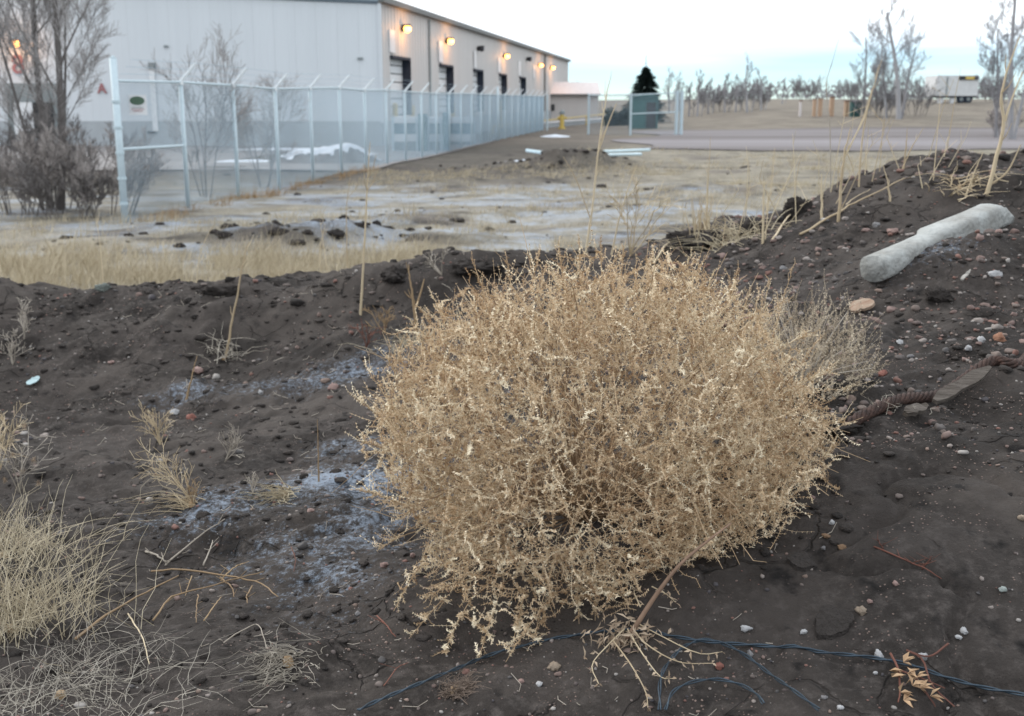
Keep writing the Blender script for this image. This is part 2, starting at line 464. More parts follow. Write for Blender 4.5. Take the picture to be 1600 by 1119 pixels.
# ------------------------------------------------------------------ gravel road and yard
def sheet(name, outline_fn, ys, nxs, lift, m, wavy=False):
    V = []; F = []
    for j, y in enumerate(ys):
        x0, x1 = outline_fn(y)
        for i in range(nxs): V.append((x0 + (x1 - x0) * (i / (nxs - 1)) ** 1.6, y, 0))
    V = np.array(V, float)
    V[:, 1] += 3.2 * fbm(V[:, 0] * .08, V[:, 1] * .05, 55, 3) * np.minimum(1, np.minimum(V[:, 0] - V[:, 0].min(), 6) / 6) if wavy else 0
    V[:, 2] = H(V[:, 0], V[:, 1]) + lift
    for j in range(len(ys) - 1):
        for i in range(nxs - 1):
            a = j * nxs + i; F.append((a, a + 1, a + nxs + 1, a + nxs))
    o = link(name, np_mesh(name, V, np.array(F), m, smooth=True)); tag(o, kind='structure'); return o
road_m = mat('gravel', (.225, .212, .226), (.068, .055, .049), scale=.20, rough=.9, bump=.3, bscale=6, aspect=(.05, .5, 1))
sheet('gravel_road', lambda y: (5.0 + (y - 50) * .15 + 1.2 * math.sin(y * .4), 260), list(np.linspace(48, 78, 60)), 90, .035, road_m, True)
yard_m = mat('yard_gravel', (.23, .22, .22), (.15, .145, .145), scale=.5, rough=.9)
sheet('yard', lambda y: (-70, -5.6 + (y - 24) * .144), list(np.linspace(33, 58, 30)), 30, .03, yard_m)

# ------------------------------------------------------------------ materials for the built things
M = {}
M['galv'] = mat('galvanised_steel', (.46, .55, .60), (.40, .49, .54), scale=20, rough=.45, metal=.1, spec=.5)
M['wire'] = mat('galvanised_wire', (.33, .44, .52), (.29, .39, .47), scale=20, rough=.5, metal=.2)
M['wall'] = mat('painted_metal_wall', (.55, .585, .62), (.52, .555, .59), scale=1.2, rough=.55, aspect=(1.2, 1.2, .10))
M['wallside'] = mat('painted_metal_side', (.49, .475, .465), (.45, .435, .43), scale=1.2, rough=.55, aspect=(1.2, 1.2, .10))
M['plinth'] = mat('concrete_plinth', (.35, .38, .405), (.31, .335, .355), scale=2, rough=.85)
M['trim'] = mat('roof_trim', (.15, .155, .155), (.12, .125, .125), scale=4, rough=.6)
M['trimb'] = mat('roof_trim_blue', (.20, .25, .30), (.17, .21, .26), scale=4, rough=.6)
M['seal'] = mat('black_rubber_seal', (.025, .035, .055), (.018, .022, .035), scale=5, rough=.8)
M['door'] = mat('white_door', (.66, .68, .70), (.58, .60, .62), scale=5, rough=.5)
M['white'] = mat('white_paint', (.62, .63, .65), (.56, .57, .59), scale=6, rough=.5)
M['bulb'] = mat('sodium_lamp_glass', (.9, .6, .3), rough=.4, emit=(1.0, .40, .08), estr=5.5)
M['bulboff'] = mat('unlit_lamp_glass', (.05, .05, .06), rough=.3)
M['red'] = mat('red_paint', (.33, .15, .155), (.28, .125, .13), scale=5, rough=.6)
M['yellow'] = mat('yellow_paint', (.56, .42, .12), (.46, .34, .10), scale=5, rough=.5)
M['orange'] = mat('orange_tan_paint', (.42, .29, .20), (.36, .24, .165), scale=5, rough=.6)
M['green'] = mat('dark_green_paint', (.035, .105, .105), (.03, .085, .085), scale=3, rough=.6)
M['signgreen'] = mat('sign_green', (.07, .12, .085), (.06, .10, .07), scale=8, rough=.6)
M['grey'] = mat('grey_paint', (.22, .25, .26), rough=.6)
M['dark'] = mat('dark_steel', (.035, .037, .04), rough=.6)
M['pinkroof'] = mat('pale_metal_roof', (.58, .54, .54), (.52, .48, .48), scale=3, rough=.5, aspect=(1, .2, 1))
M['brown'] = mat('weathered_brown', (.20, .12, .085), rough=.8)
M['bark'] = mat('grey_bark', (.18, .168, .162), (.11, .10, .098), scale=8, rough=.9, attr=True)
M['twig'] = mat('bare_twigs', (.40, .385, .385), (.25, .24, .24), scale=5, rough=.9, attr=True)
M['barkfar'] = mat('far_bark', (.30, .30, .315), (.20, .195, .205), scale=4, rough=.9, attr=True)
M['needles'] = mat('spruce_needles', (.028, .050, .045), (.015, .028, .026), scale=4, rough=.8, attr=True)
M['snow'] = mat('old_snow', (.58, .63, .70), (.48, .53, .60), scale=3, rough=.7, bump=.3)
M['yardsoil'] = mat('yard_soil', (.16, .155, .155), (.10, .095, .095), scale=2, rough=.95, bump=.5)
M['pipe'] = mat('pale_pipe', (.58, .70, .74), (.50, .61, .65), scale=6, rough=.4, metal=.1)

# ------------------------------------------------------------------ warehouse
WD = np.array([0.1552, 0.9879])                    # along the long side, away from us
WA = np.array([-5.80, 51.0])                       # the near corner
WN = np.array([0.9879, -0.1552])                   # out of the long side
WH = 6.22
wh = empty('warehouse', (WA[0], WA[1], 0)); tag(wh, 'long pale metal warehouse with dock doors along its side behind the chain link fence', 'building')
def wall_s(px):
    r = ray(px, 158); d = np.array([r[0], r[1]])
    Mx = np.array([[d[0], -WD[0]], [d[1], -WD[1]]])
    return np.linalg.solve(Mx, WA)[1]
def wall_z(px, py):
    r = ray(px, py); d = np.array([r[0], r[1]])
    k = np.linalg.solve(np.array([[d[0], -WD[0]], [d[1], -WD[1]]]), WA)[0]
    return CAMZ + r[2] * k
def wp(s, z, o=0.0):
    p = WA + WD * s + WN * o
    return Vector((p[0], p[1], z))
WLEN = wall_s(887)
ROTS = Matrix.Rotation(-math.atan2(WD[0], WD[1]), 3, 'Z')
doors = []          # s0, s1, z0, z1
for x0, x1, y0 in ((610, 638, 87), (686, 705, 100), (739, 752, 108), (779, 789, 115), (811, 819, 120)):
    doors.append((wall_s(x0), wall_s(x1), 1.35, wall_z(x0, y0)))
# side wall: ribbed panels cut around the doors, with seams between them
cuts = [0.0]
for d in doors: cuts += [d[0], d[1]]
cuts.append(WLEN)
RD = 0.30           # depth of the door recess
def rib_panel(s0, s1, z0, z1, name='wall_panel'):
    m = MB(); pr = []; s_ = s0
    n = max(1, int(round((s1 - s0) / .6))); st = (s1 - s0) / n
    for k in range(n):
        a = s0 + k * st
        pr += [(a, 0), (a + st * .80, 0), (a + st * .86, .03), (a + st * .94, .03)]
    pr.append((s1, 0))
    vs = [wp(p, z0, o) for p, o in pr] + [wp(p, z1, o) for p, o in pr]
    k = len(pr)
    m.add(vs, [(i, i + 1, i + 1 + k, i + k) for i in range(k - 1)])
    # returned edges give the panel its thickness
    m.add([wp(s0, z0), wp(s0, z1), wp(s0, z1, -.05), wp(s0, z0, -.05)], [(0, 1, 2, 3)])
    m.add([wp(s1, z0), wp(s1, z1), wp(s1, z1, -.05), wp(s1, z0, -.05)], [(0, 1, 2, 3)])
    return m.build(name, M['wallside'], wh)
PL = 1.12
for i in range(len(cuts) - 1):
    a, b_ = cuts[i], cuts[i + 1]
    isdoor = i % 2 == 1
    if isdoor:
        d = doors[(i - 1) // 2]
        rib_panel(a, b_, d[3], WH)
        rib_panel(a, b_, PL, d[2])
    else:
        n = max(1, int(round((b_ - a) / 3.6)))
        for k in range(n):
            rib_panel(a + (b_ - a) * k / n + .025, a + (b_ - a) * (k + 1) / n - .025, PL, WH)
m = MB(); m.box(wp(WLEN / 2, .56, -.02), (.12, WLEN, 1.12), ROTS)
m.build('plinth', M['plinth'], wh)
m = MB(); m.box(wp(WLEN / 2, 3.3, -.62), (.3, WLEN, 5.6), ROTS); m.build('inner_wall', M['dark'], wh)
for d in doors:
    m = MB(); o = -RD
    nsl = 7
    for k in range(nsl):
        za = d[2] + (d[3] - d[2]) * k / nsl; zb = d[2] + (d[3] - d[2]) * (k + 1) / nsl
        m.box(wp((d[0] + d[1]) / 2, (za + zb) / 2, o), (.06, d[1] - d[0], zb - za - .05), ROTS)
    dr = m.build('dock_door', M['door'], wh)
    m = MB()
    m.box(wp(d[1] + .012, (d[2] + d[3]) / 2, -RD / 2 + .06), (RD + .2, .05, d[3] - d[2]), ROTS)
    m.box(wp((d[0] + d[1]) / 2, d[3] - .05, -RD / 2 + .06), (RD + .2, d[1] - d[0], .12), ROTS)
    m.box(wp(d[0] - .012, (d[2] + d[3]) / 2, -RD / 2), (RD, .05, d[3] - d[2]), ROTS)
    m.build('dock_seal', M['seal'], wh)
# white strips above the doors, lamps
def lamp(px, py, lit=True, wpos=None, nrm=None, power=110):
    if wpos is None:
        s_ = wall_s(px); z = wall_z(px, py); p = wp(s_, z, .0); n_ = Vector((WN[0], WN[1], 0))
    else: p = Vector(wpos); n_ = Vector(nrm)
    body = MB(); body.tube([p, p + n_ * .22], [.10, .13], 8); body.box(p + n_ * .27 + Vector((0, 0, .16)), (.40, .40, .07))
    lo = body.build('wall_lamp', M['dark'], wh)
    g = MB(); c = p + n_ * .30
    rings = []
    for a in range(7):
        th = math.pi * a / 6; rings.append((c + Vector((0, 0, -.17 * math.cos(th))), max(.004, .19 * math.sin(th))))
    g.tube([r_[0] for r_ in rings], [r_[1] for r_ in rings], 10)
    g.build('lamp_glass', M['bulb'] if lit else M['bulboff'], lo, smooth=True)
    if lit:
        ld = bpy.data.lights.new('lamp_light', 'POINT'); ld.energy = power * .5; ld.color = (1.0, .44, .13); ld.shadow_soft_size = .18
        lo2 = bpy.data.objects.new('lamp_light', ld); COL.objects.link(lo2); lo2.location = p + n_ * .85 - Vector((0, 0, .05))
for px, py, lit in ((629, 46, True), (697, 65, True), (746, 77, False), (786, 88, True), (822, 93, False), (840, 102, True), (859, 106, True)):
    lamp(px, py, lit)
for (x0, x1, y0, y1) in ((609, 617, 47, 82), (685, 691, 64, 97), (740, 743, 79, 106), (777, 781, 90, 113), (809, 812, 95, 118), (832, 834, 103, 122)):
    sa, sb = wall_s(x0), wall_s(x1); za, zb = wall_z(x0, y1), wall_z(x0, y0)
    m = MB(); m.box(wp((sa + sb) / 2, (za + zb) / 2, .055), (.05, sb - sa, zb - za), ROTS)
    m.build('white_strip', M['white'], wh)  # thin white upright strip on the wall above a door's near end
m = MB(); m.box(wp(wall_s(850), 3.6, .07), (.12, .5, 5.0), ROTS); m.build('downspout', M['trim'], wh)
m = MB(); m.box(wp(wall_s(671), 3.6, .06), (.06, .16, 5.0), ROTS); m.build('downspout', M['grey'], wh)
m = MB(); m.box(wp(WLEN / 2, WH + .09, .12), (.35, WLEN + .3, .24), ROTS); m.build('gutter', M['trim'], wh)
# gable end: a row of ribbed panels, roof line climbing to the left
GD = np.array([-0.9985, 0.05])
def gp(s, z, o=0.0):
    p = WA + GD * s + np.array([-.05, -.9985]) * o
    return Vector((p[0], p[1], z))
GLEN = 30.0
def roofz(s): return WH + .045 * s
npan = int(GLEN / .92); st = GLEN / npan
for k in range(npan):
    a = k * st + .002; b_ = (k + 1) * st - .002
    pr = []
    for j in range(3):
        u0 = a + (b_ - a) * j / 3; du = (b_ - a) / 3
        pr += [(u0, 0), (u0 + du * .72, 0), (u0 + du * .80, .006), (u0 + du * .92, .006)]
    pr.append((b_, 0))
    m = MB(); q = len(pr)
    m.add([gp(s_, PL, o) for s_, o in pr] + [gp(s_, roofz(s_) - .02, o) for s_, o in pr], [(i, i + q, i + 1 + q, i + 1) for i in range(q - 1)])
    m.build('gable_panel', M['wall'], wh)
m = MB(); m.add([gp(0, 0, .03), gp(GLEN, 0, .03), gp(GLEN, PL, .03), gp(0, PL, .03), gp(0, 0, -.3), gp(GLEN, 0, -.3), gp(GLEN, PL, -.3), gp(0, PL, -.3)],
                [(0, 1, 2, 3), (4, 7, 6, 5), (3, 2, 6, 7), (0, 3, 7, 4)]); m.build('plinth', M['plinth'], wh)
m = MB(); m.add([gp(0.05, PL, -.06), gp(GLEN, PL, -.06), gp(GLEN, roofz(GLEN) - .05, -.06), gp(0.05, WH - .05, -.06), gp(0.05, PL, -.16), gp(GLEN, PL, -.16), gp(GLEN, roofz(GLEN) - .05, -.16), gp(0.05, WH - .05, -.16)], [(0, 1, 2, 3), (7, 6, 5, 4)]); m.build('backing_wall', M['wall'], wh)
m = MB(); m.tube([gp(0, WH + .03, .06), gp(GLEN, roofz(GLEN) + .03, .06)], .13, 4); m.build('roof_trim', M['trimb'], wh)
m = MB(); a = [wp(0, WH), wp(WLEN, WH), wp(WLEN, WH) + Vector((-GLEN, 1.5, .045 * GLEN)), gp(GLEN, roofz(GLEN))]
m.add(a + [p + Vector((0, 0, -.06)) for p in a], [(0, 1, 2, 3), (7, 6, 5, 4)]); m.build('roof', M['trim'], wh)
m = MB(); m.box(gp(-.02, 3.6, .03), (.16, .10, 5.1)); m.build('corner_trim', M['wall'], wh)
def gable_at(px, py):
    r = ray(px, py); d = np.array([r[0], r[1]])
    k, s_ = np.linalg.solve(np.array([[d[0], -GD[0]], [d[1], -GD[1]]]), WA)
    return s_, CAMZ + r[2] * k
def text(body, px, py, hpx, parent, m, name):
    s_, z = gable_at(px, py)
    c = bpy.data.curves.new(name, 'FONT'); c.body = body; c.align_x = 'CENTER'; c.align_y = 'CENTER'
    c.size = hpx / ppm(WA[1]) * 1.38; c.extrude = .02; c.offset = .015
    c.materials.append(m)
    tmp = bpy.data.objects.new(name, c); COL.objects.link(tmp)
    me = bpy.data.meshes.new_from_object(tmp.evaluated_get(bpy.context.evaluated_depsgraph_get())); bpy.data.objects.remove(tmp)
    o = bpy.data.objects.new(name, me); COL.objects.link(o); p = gp(s_, z, .06); o.rotation_euler = (math.pi / 2, 0, math.radians(-2.9)); o.location = p - parent.location; o.parent = parent
    return o
text('8', 29, 102, 29, wh, M['red'], 'door_number')
text('A', 160, 139, 15, wh, M['red'], 'wall_letter')
s_, z = gable_at(30, 69); lamp(0, 0, True, gp(s_, z, .03), (-.05, -.9985, 0), power=70)
# door under the 8: frame, white leaf, dark opening
def gbox(x0, y0, x1, y1, off, th, name, m_, parent=wh):
    sa, za = gable_at(x0, y1); sb, zb = gable_at(x1, y0)
    m = MB(); m.box(gp((sa + sb) / 2, (za + zb) / 2, off), (abs(sb - sa), th, zb - za), Matrix.Rotation(math.radians(-2.9), 3, 'Z'))
    return m.build(name, m_, parent)
dd = gbox(17, 130, 92, 212, .05, .12, 'dock_shelter', M['grey'])
gbox(26, 160, 52, 210, .12, .05, 'door_leaf', M['door'], dd)
gbox(54, 160, 84, 212, .12, .05, 'opening', M['dark'], dd)
gbox(234, 98, 243, 107, .10, .16, 'junction_box', M['grey'])
gbox(240.3, 107, 241.7, 205, .06, .06, 'conduit', M['door'])
gbox(232, 205, 244, 208, .10, .10, 'conduit_box', M['dark'])
gbox(257, 71, 263, 74, .06, .08, 'wall_fitting', M['grey'])
gbox(559, 90, 567, 93, .06, .08, 'wall_fitting', M['grey'])
# low annex at the far end of the long side
an = empty('annex_building', (7.3, 122, 0)); tag(an, 'low pale annex with pinkish metal roof at far end of warehouse', 'building')
def anx(px, Y): return at(px, 158, Y).x
x0, x1 = anx(848, 112), anx(935, 112)
m = MB(); m.box(((x0 + x1) / 2, 114, 1.3), (x1 - x0, 4, 2.9)); m.build('wall', M['wallside'], an)
zr0 = at(900, 147, 112).z; zr1 = at(900, 128, 113).z
m = MB()
m.add([(x0 - .2, 111.6, zr0), (x1 + .2, 111.6, zr0), (x1 + .1, 114, zr1), (x0 - .1, 114, zr1), (x1 + .2, 116.4, zr0), (x0 - .2, 116.4, zr0)], [(0, 1, 2, 3), (3, 2, 4, 5), (1, 4, 2), (0, 3, 5)])
m.build('roof', M['pinkroof'], an)
m = MB(); m.box(((x0 + x1) / 2, 111.55, zr0 - .06), (x1 - x0 + .4, .12, .14)); m.build('gutter', M['trim'], an)
m = MB(); wx = anx(861, 112); m.box((wx, 111.95, at(0, 168, 112).z), (.7, .1, .6)); m.build('window', M['dark'], an)

# ------------------------------------------------------------------ chain link fence
FD = np.array([0.1434, 0.9897]); F0 = at(196, 348, 19.0); FB = 2.53; FHT = 2.33; NB = 24
FZ = lambda x, y: Hs(x, y)
fe = empty('chain_link_fence', (F0.x, F0.y, 0)); tag(fe, 'galvanised chain link fence with barbed wire arms running along the warehouse', 'fence')
def fp(k): return F0.x + FD[0] * FB * k, F0.y + FD[1] * FB * k
def diag_mesh(W, Ht, name):
    V = []; Fq = []; sp_ = .076; r = .0021
    for sgn in (1, -1):
        c = -Ht
        while c < W + Ht:
            if sgn == 1: u0, u1 = max(0, c), min(W, c + Ht); z0, z1 = u0 - c, u1 - c
            else: u0, u1 = max(0, c - Ht), min(W, c); z0, z1 = c - u0, c - u1
            if u1 - u0 > .02:
                b0 = len(V); dn = Vector((z0 - z1, u1 - u0)).normalized()
                for (u, z) in ((u0, z0), (u1, z1)):
                    V += [(0 + r * sgn, u, z + r), (r * sgn - r * 1.7, u + dn.x * r, z - r), (r * sgn + r * 1.7, u - dn.x * r, z - r)]
                Fq += [(b0, b0 + 1, b0 + 4, b0 + 3), (b0 + 1, b0 + 2, b0 + 5, b0 + 4), (b0 + 2, b0, b0 + 3, b0 + 5)]
            c += sp_
    return np_mesh(name, np.array(V), np.array(Fq), M['wire'])
pm = diag_mesh(FB, FHT - .08, 'mesh_panel')
frot = -math.atan2(FD[0], FD[1])
def loc_of(parent, p): return Vector(p) - parent.location
pb = MB(); pb.tube([(0, 0, -.3), (0, 0, FHT + .02)], .042, 8); post_me = pb.mesh('post', M['galv'], True)
pb = MB(); pb.tube([(0, 0, -.3), (0, 0, FHT + .36)], .062, 10); pb.tube([(0, 0, FHT + .36), (0, 0, FHT + .40)], [.062, .02], 10); term_me = pb.mesh('terminal_post', M['galv'], True)
ab = MB(); ab.tube([(0, 0, FHT), (.30, 0, FHT + .34)], [.040, .026], 6); ab.tube([(0, 0, FHT - .05), (0, 0, FHT + .04)], .052, 8); M['arm'] = mat('bright_galvanised', (.72, .76, .79), (.64, .68, .71), scale=20, rough=.4)
arm_me = ab.mesh('barb_arm', M['arm'])
rb = MB(); rb.tube([(0, 0, FHT), (0, FB, FHT)], .028, 6); rail_me = rb.mesh('top_rail', M['galv'])
cb = MB()
cb.tube([(0, 0, .3), (0, 0, .34)], .078, 10)
clamp_me = cb.mesh('tension_band', M['galv'])
def put(name, me, parent, loc, rz=0, mpi=False):
    o = bpy.data.objects.new(name, me); COL.objects.link(o); o.parent = parent; o.location = loc; o.rotation_euler = (0, 0, rz); return o
gz0 = FZ(*fp(0))
ptsy = []
for k in range(NB + 1):
    x, y = fp(k); z = Hs(x, y); ptsy.append((x, y, z))
for k in range(NB + 1):
    x, y, z = ptsy[k]
    if k in (0, 16):
        po = put('terminal_post', term_me, fe, (x - F0.x, y - F0.y, z))
        if k == 0:
            for q in range(5): put('tension_band', clamp_me, po, (0, 0, q * .42))
    else:
        po = put('post', post_me, fe, (x - F0.x, y - F0.y, z))
        put('barb_arm', arm_me, po, (0, 0, 0), 0)
    if k < NB:
        x2, y2, z2 = ptsy[k + 1]
        tilt = math.atan2(z2 - z, FB)
        for nm, me in (('top_rail', rail_me), ('mesh_panel', pm)):
            o = put(nm, me, fe, (x - F0.x, y - F0.y, z + (.05 if nm == 'mesh_panel' else 0)), 0)
            o.rotation_euler = (tilt, 0, frot)
m = MB(); a, c = ptsy[0], ptsy[1]; m.tube([(a[0], a[1], a[2] + 1.22), (c[0], c[1], c[2] + 1.17)], .028, 6); m.build('brace_rail', M['galv'], fe)
for q in range(3):
    m = MB(); u = (q + 1) / 3
    m.tube([(x + .3 * u, y, z + FHT + .34 * u) for x, y, z in ptsy], .004, 3); m.build('barbed_wire', M['wire'], fe)
# warning sign on the fence
sg = empty('fence_sign', at(215, 164, 19.45)); tag(sg, 'white sign with green oval hung on the chain link fence', 'sign')
c0 = at(215, 164, 19.45)
m = MB(); m.box(c0, (.31, .012, .33)); m.build('board', M['white'], sg)
m = MB(); m.tube([c0 + Vector((0, -.008, .07)), c0 + Vector((0, -.016, .07))], 1, 20)
m.v = [(c0.x + (v[0] - c0.x) * .125, v[1], c0.z + .07 + (v[2] - c0.z - .07) * .072) for v in m.v]; m.build('oval', M['signgreen'], sg)
for j, (zz, ww) in enumerate(((-.045, .20), (-.075, .22), (-.105, .16))):
    m = MB(); m.box(c0 + Vector((0, -.008, zz)), (ww, .004, .012)); m.build('text_line', M['red'] if j else M['grey'], sg)

# gate fence across the road at the far right of the yard
gfe = empty('gate_fence', (at(986, 158, 68).x, 68, 0)); tag(gfe, 'short galvanised fence return with two rails and thick end post beside the road', 'fence')
gpx = [(855, 80.0), (920, 70.0), (986, 68.0), (1058, 68.0)]
gpt = []
for i, (px, Y) in enumerate(gpx):
    p = at(px, 158, Y); z = Hs(p.x, Y); gpt.append((p.x, Y, z))
    m = MB()
    if i == 3:
        for q in (0, .28): m.tube([(p.x + q, Y, z - .2), (p.x + q, Y, z + 2.6)], .11, 8)
    else: m.tube([(p.x, Y, z - .2), (p.x, Y, z + 2.45)], .07, 8)
    m.build('post', M['galv'], gfe)
for i in range(3):
    a, c = Vector(gpt[i]), Vector(gpt[i + 1])
    if i > 0:
        m = MB(); m.tube([a + Vector((0, 0, 2.35)), c + Vector((0, 0, 2.45 if i == 2 else 2.35))], .045, 6); m.build('top_rail', M['galv'], gfe)
    if i == 2:
        m = MB(); m.tube([a + Vector((0, 0, 1.25)), c + Vector((0, 0, 1.35))], .045, 6); m.build('middle_rail', M['galv'], gfe)
    if i > 0:
        o = put('mesh_panel', diag_mesh((c - a).length, 2.3, 'mesh_panel_far'), gfe, a - Vector(gfe.location), 0)
        o.rotation_euler = (0, 0, -math.atan2(c.x - a.x, c.y - a.y))

# ------------------------------------------------------------------ things behind the fence
def prop_box(m, px0, py0, px1, py1, Y, dep, mb=None):
    a = at(px0, py1, Y); c = at(px1, py0, Y)
    mb.box(((a.x + c.x) / 2, Y + dep / 2, (a.z + c.z) / 2), (abs(c.x - a.x), dep, abs(c.z - a.z)))
M['cab'] = mat('blue_green_cabinet', (.06, .13, .16), (.05, .105, .135), scale=2, rough=.5)
RK = [(613, 652, 'pale stacked storage bins with dark gaps behind fence, nearest to warehouse corner'), (668, 690, 'pale stacked storage bins with dark gaps between the two dark green cabinets'), (701, 742, 'pale stacked storage bins with dark gaps, farthest right behind the fence')]
for i, (xa, xb, lb) in enumerate(RK):
    Y = (47, 47.6, 54)[i]
    r = empty('storage_rack', (at((xa + xb) / 2, 200, Y).x, Y, 0)); tag(r, lb, 'storage rack', 'racks of pale bins behind the fence')
    for (ya, yb, mm, nm) in ((183, 193, 'white', 'top_bin'), (193, 210, 'cab', 'middle_bin'), (210, 222, 'white', 'lower_bin'), (222, 238, 'grey', 'bottom_bin')):
        m = MB(); prop_box(None, xa, ya, xb, yb - .6, Y + (.12 if mm != 'white' else 0), 1.2, m); m.build(nm, M[mm], r)
    for xx in (xa, xb - 2):
        m = MB(); prop_box(None, xx, 182, xx + 2, 239, Y - .06, .08, m); m.build('upright', M['galv'], r)
for (xa, xb, ya, yb, lb) in ((654, 666, 178, 239, 'tall dark blue green cabinet behind fence, left one of the two'), (692, 699, 176, 234, 'narrow dark blue cabinet behind fence, right one of the two')):
    c = empty('cabinet', (at((xa + xb) / 2, 200, 46.4).x, 46.4, 0)); tag(c, lb, 'cabinet')
    m = MB(); prop_box(None, xa, ya, xb, yb, 46.4, .8, m); m.build('body', M['cab'], c)
    m = MB(); prop_box(None, xa + 1, ya + 3, xb - 1, yb - 4, 46.36, .03, m); m.build('door', M['green'], c)
for i, (px, ya, yb, lb) in enumerate(((617, 163, 183, 'yellow bollard beside nearest dock door'), (644, 166, 182, 'yellow bollard at far jamb of nearest dock door'), (707, 160, 176, 'yellow bollard beside second dock door'), (782, 158, 174, 'yellow bollard beside fourth dock door'))):
    s_ = wall_s(px); p = wp(s_, 0, 1.2)
    Yb = p.y; zt = at(px, ya, Yb).z; bx = at(px, 160, Yb).x
    c = empty('bollard', (bx, Yb, 0)); tag(c, lb, 'bollard', 'yellow dock bollards')
    m = MB(); m.tube([(bx, Yb, 0), (bx, Yb, zt), (bx, Yb, zt + .05)], [.13, .13, .05], 8); m.build('post', M['yellow'], c)
    m = MB(); m.tube([(bx, Yb, 0), (bx, Yb, .12)], .22, 8); m.build('base_plate', M['dark'], c)
# yellow guard rail and hydrant
gr = empty('guard_rail', (at(860, 190, 90).x, 90, 0)); tag(gr, 'yellow pipe guard rail in front of low annex', 'rail')
a, c = at(770, 197, 72), at(950, 178, 104)
m = MB(); m.tube([a, c], .05, 6); m.build('rail', M['yellow'], gr)
for u in (0, .25, .5, .75, 1):
    p = a.lerp(c, u); m = MB(); m.tube([(p.x, p.y, Hs(p.x, p.y)), p], .05, 6); m.build('post', M['yellow'], gr)
a2, c2 = at(845, 194, 88), at(938, 181, 108)
pw = empty('parapet_wall', (a2.x, a2.y, 0)); tag(pw, 'low pale concrete wall running below the yellow rail by the annex', 'wall')
m = MB(); a3 = Vector((a2.x, a2.y, 0)); c3 = Vector((c2.x, c2.y, 0)); dv = c3 - a3
m.box((a3 + c3) / 2 + Vector((.25, 0, a2.z / 2 - .1)), (.25, dv.length, a2.z + .3), Matrix.Rotation(-math.atan2(dv.x, dv.y), 3, 'Z')); m.build('wall_body', M['plinth'], pw)
m = MB(); m.box((a3 + c3) / 2 + Vector((.25, 0, a2.z + .09)), (.36, dv.length, .09), Matrix.Rotation(-math.atan2(dv.x, dv.y), 3, 'Z')); m.build('coping', M['white'], pw)
hp = at(878, 203, 84); hp.z = Hs(hp.x, hp.y)
hy = empty('fire_hydrant', hp); tag(hy, 'yellow fire hydrant with dark cap standing by the annex wall', 'hydrant')
m = MB(); m.tube([hp, hp + Vector((0, 0, .12)), hp + Vector((0, 0, .13)), hp + Vector((0, 0, .95)), hp + Vector((0, 0, 1.1))], [.26, .26, .17, .17, .12], 10); m.build('barrel', M['yellow'], hy)
m = MB(); m.tube([hp + Vector((0, 0, 1.05)), hp + Vector((0, 0, 1.25)), hp + Vector((0, 0, 1.38))], [.22, .2, .06], 10); m.build('cap', M['grey'], hy)
m = MB(); m.tube([hp + Vector((-.34, 0, .8)), hp + Vector((.34, 0, .8))], .1, 8); m.build('nozzle', M['yellow'], hy)

# soil heap with snow on top behind the fence
def heap(name, px, py, Y, rx, ry, h, m_, seed, parent=None, lift=0, thr=None):
    c = at(px, py, Y); n = 40; F = []
    U, W_ = np.meshgrid(np.linspace(-1, 1, n), np.linspace(-1, 1, n)); R_ = np.minimum(1, np.hypot(U, W_))
    X_ = c.x + U * rx; Y_ = Y + W_ * ry
    Z_ = h * (1 - R_ ** 2) ** 1.2 * (1 + .5 * fbm(U * 2.2 + seed, W_ * 2.2, seed, 3)) - .05 + H(X_, Y_) + lift
    V = np.stack([X_.ravel(), Y_.ravel(), Z_.ravel()], 1)
    for j in range(n - 1):
        for i in range(n - 1):
            q = j * n + i; f = (q, q + 1, q + n + 1, q + n)
            if thr:
                u, v = (i + .5) / (n - 1) * 2 - 1, (j + .5) / (n - 1) * 2 - 1
                if not thr(u, v): continue
            F.append(f)
    me = np_mesh(name, np.array(V), np.array(F), m_, smooth=True)
    return link(name, me, parent)
hpE = empty('soil_heap', (at(512, 270, 38).x, 38, 0)); tag(hpE, 'low soil heap with snow along its ridge behind the fence', 'soil heap')
heap('heap_body', 512, 280, 38, 2.2, 1.6, .62, M['yardsoil'], 3, hpE)
heap('snow_cap', 512, 280, 38, 2.2, 1.6, .62, M['snow'], 3, hpE, .03, lambda u, v: abs(v + .12 + .08 * math.sin(u * 9) + .05 * math.sin(u * 23)) < .42 * (1 - u * u) + .06 * math.sin(u * 31 + v * 17) and math.hypot(u, v) < .9)
SN = [(560, 240, 44, 1.0, .4, 'small snow strip on the yard right of the soil heap'), (390, 250, 38, 1.6, .6, 'thin snow patch on the yard left of the soil heap'), (835, 247, 38, 1.3, .6, 'snow patch beside the galvanised pipes'), (868, 213, 66, .9, 1.4, 'snow patch at the foot of the fence end'), (470, 234, 47, 4, .4, 'long snow strip along the foot of the warehouse wall')]
for i, (px, py, Y, rx, ry, lb) in enumerate(SN):
    p = at(px, py, Y)
    o = heap('snow_patch', px, py, Y, rx, ry, .10, M['snow'], 20 + i, None, .045); tag(o, lb, 'snow patch', 'snow left in the yard')

# galvanised pipes lying in the field
for i, (xa, ya, xb, yb, r, lb) in enumerate(((822, 235, 928, 249, .055, 'pale pipe lying at a slant on the debris, leftmost of three'), (915, 238, 1016, 234, .05, 'long pale pipe lying on the debris, uppermost of three'), (905, 243, 1003, 241, .055, 'pale pipe lying on the debris, lowest at right of three'))):
    Y = 38 - i * .35
    a, c = at(xa, ya, Y + .6), at(xb, yb, Y)
    m = MB(); m.tube([a, c], r, 10, cap=False); m.tube([c, a], r * .8, 10, cap=False)
    o = m.build('pipe', M['pipe']); tag(o, lb, 'pipe', 'galvanised pipes in the field')

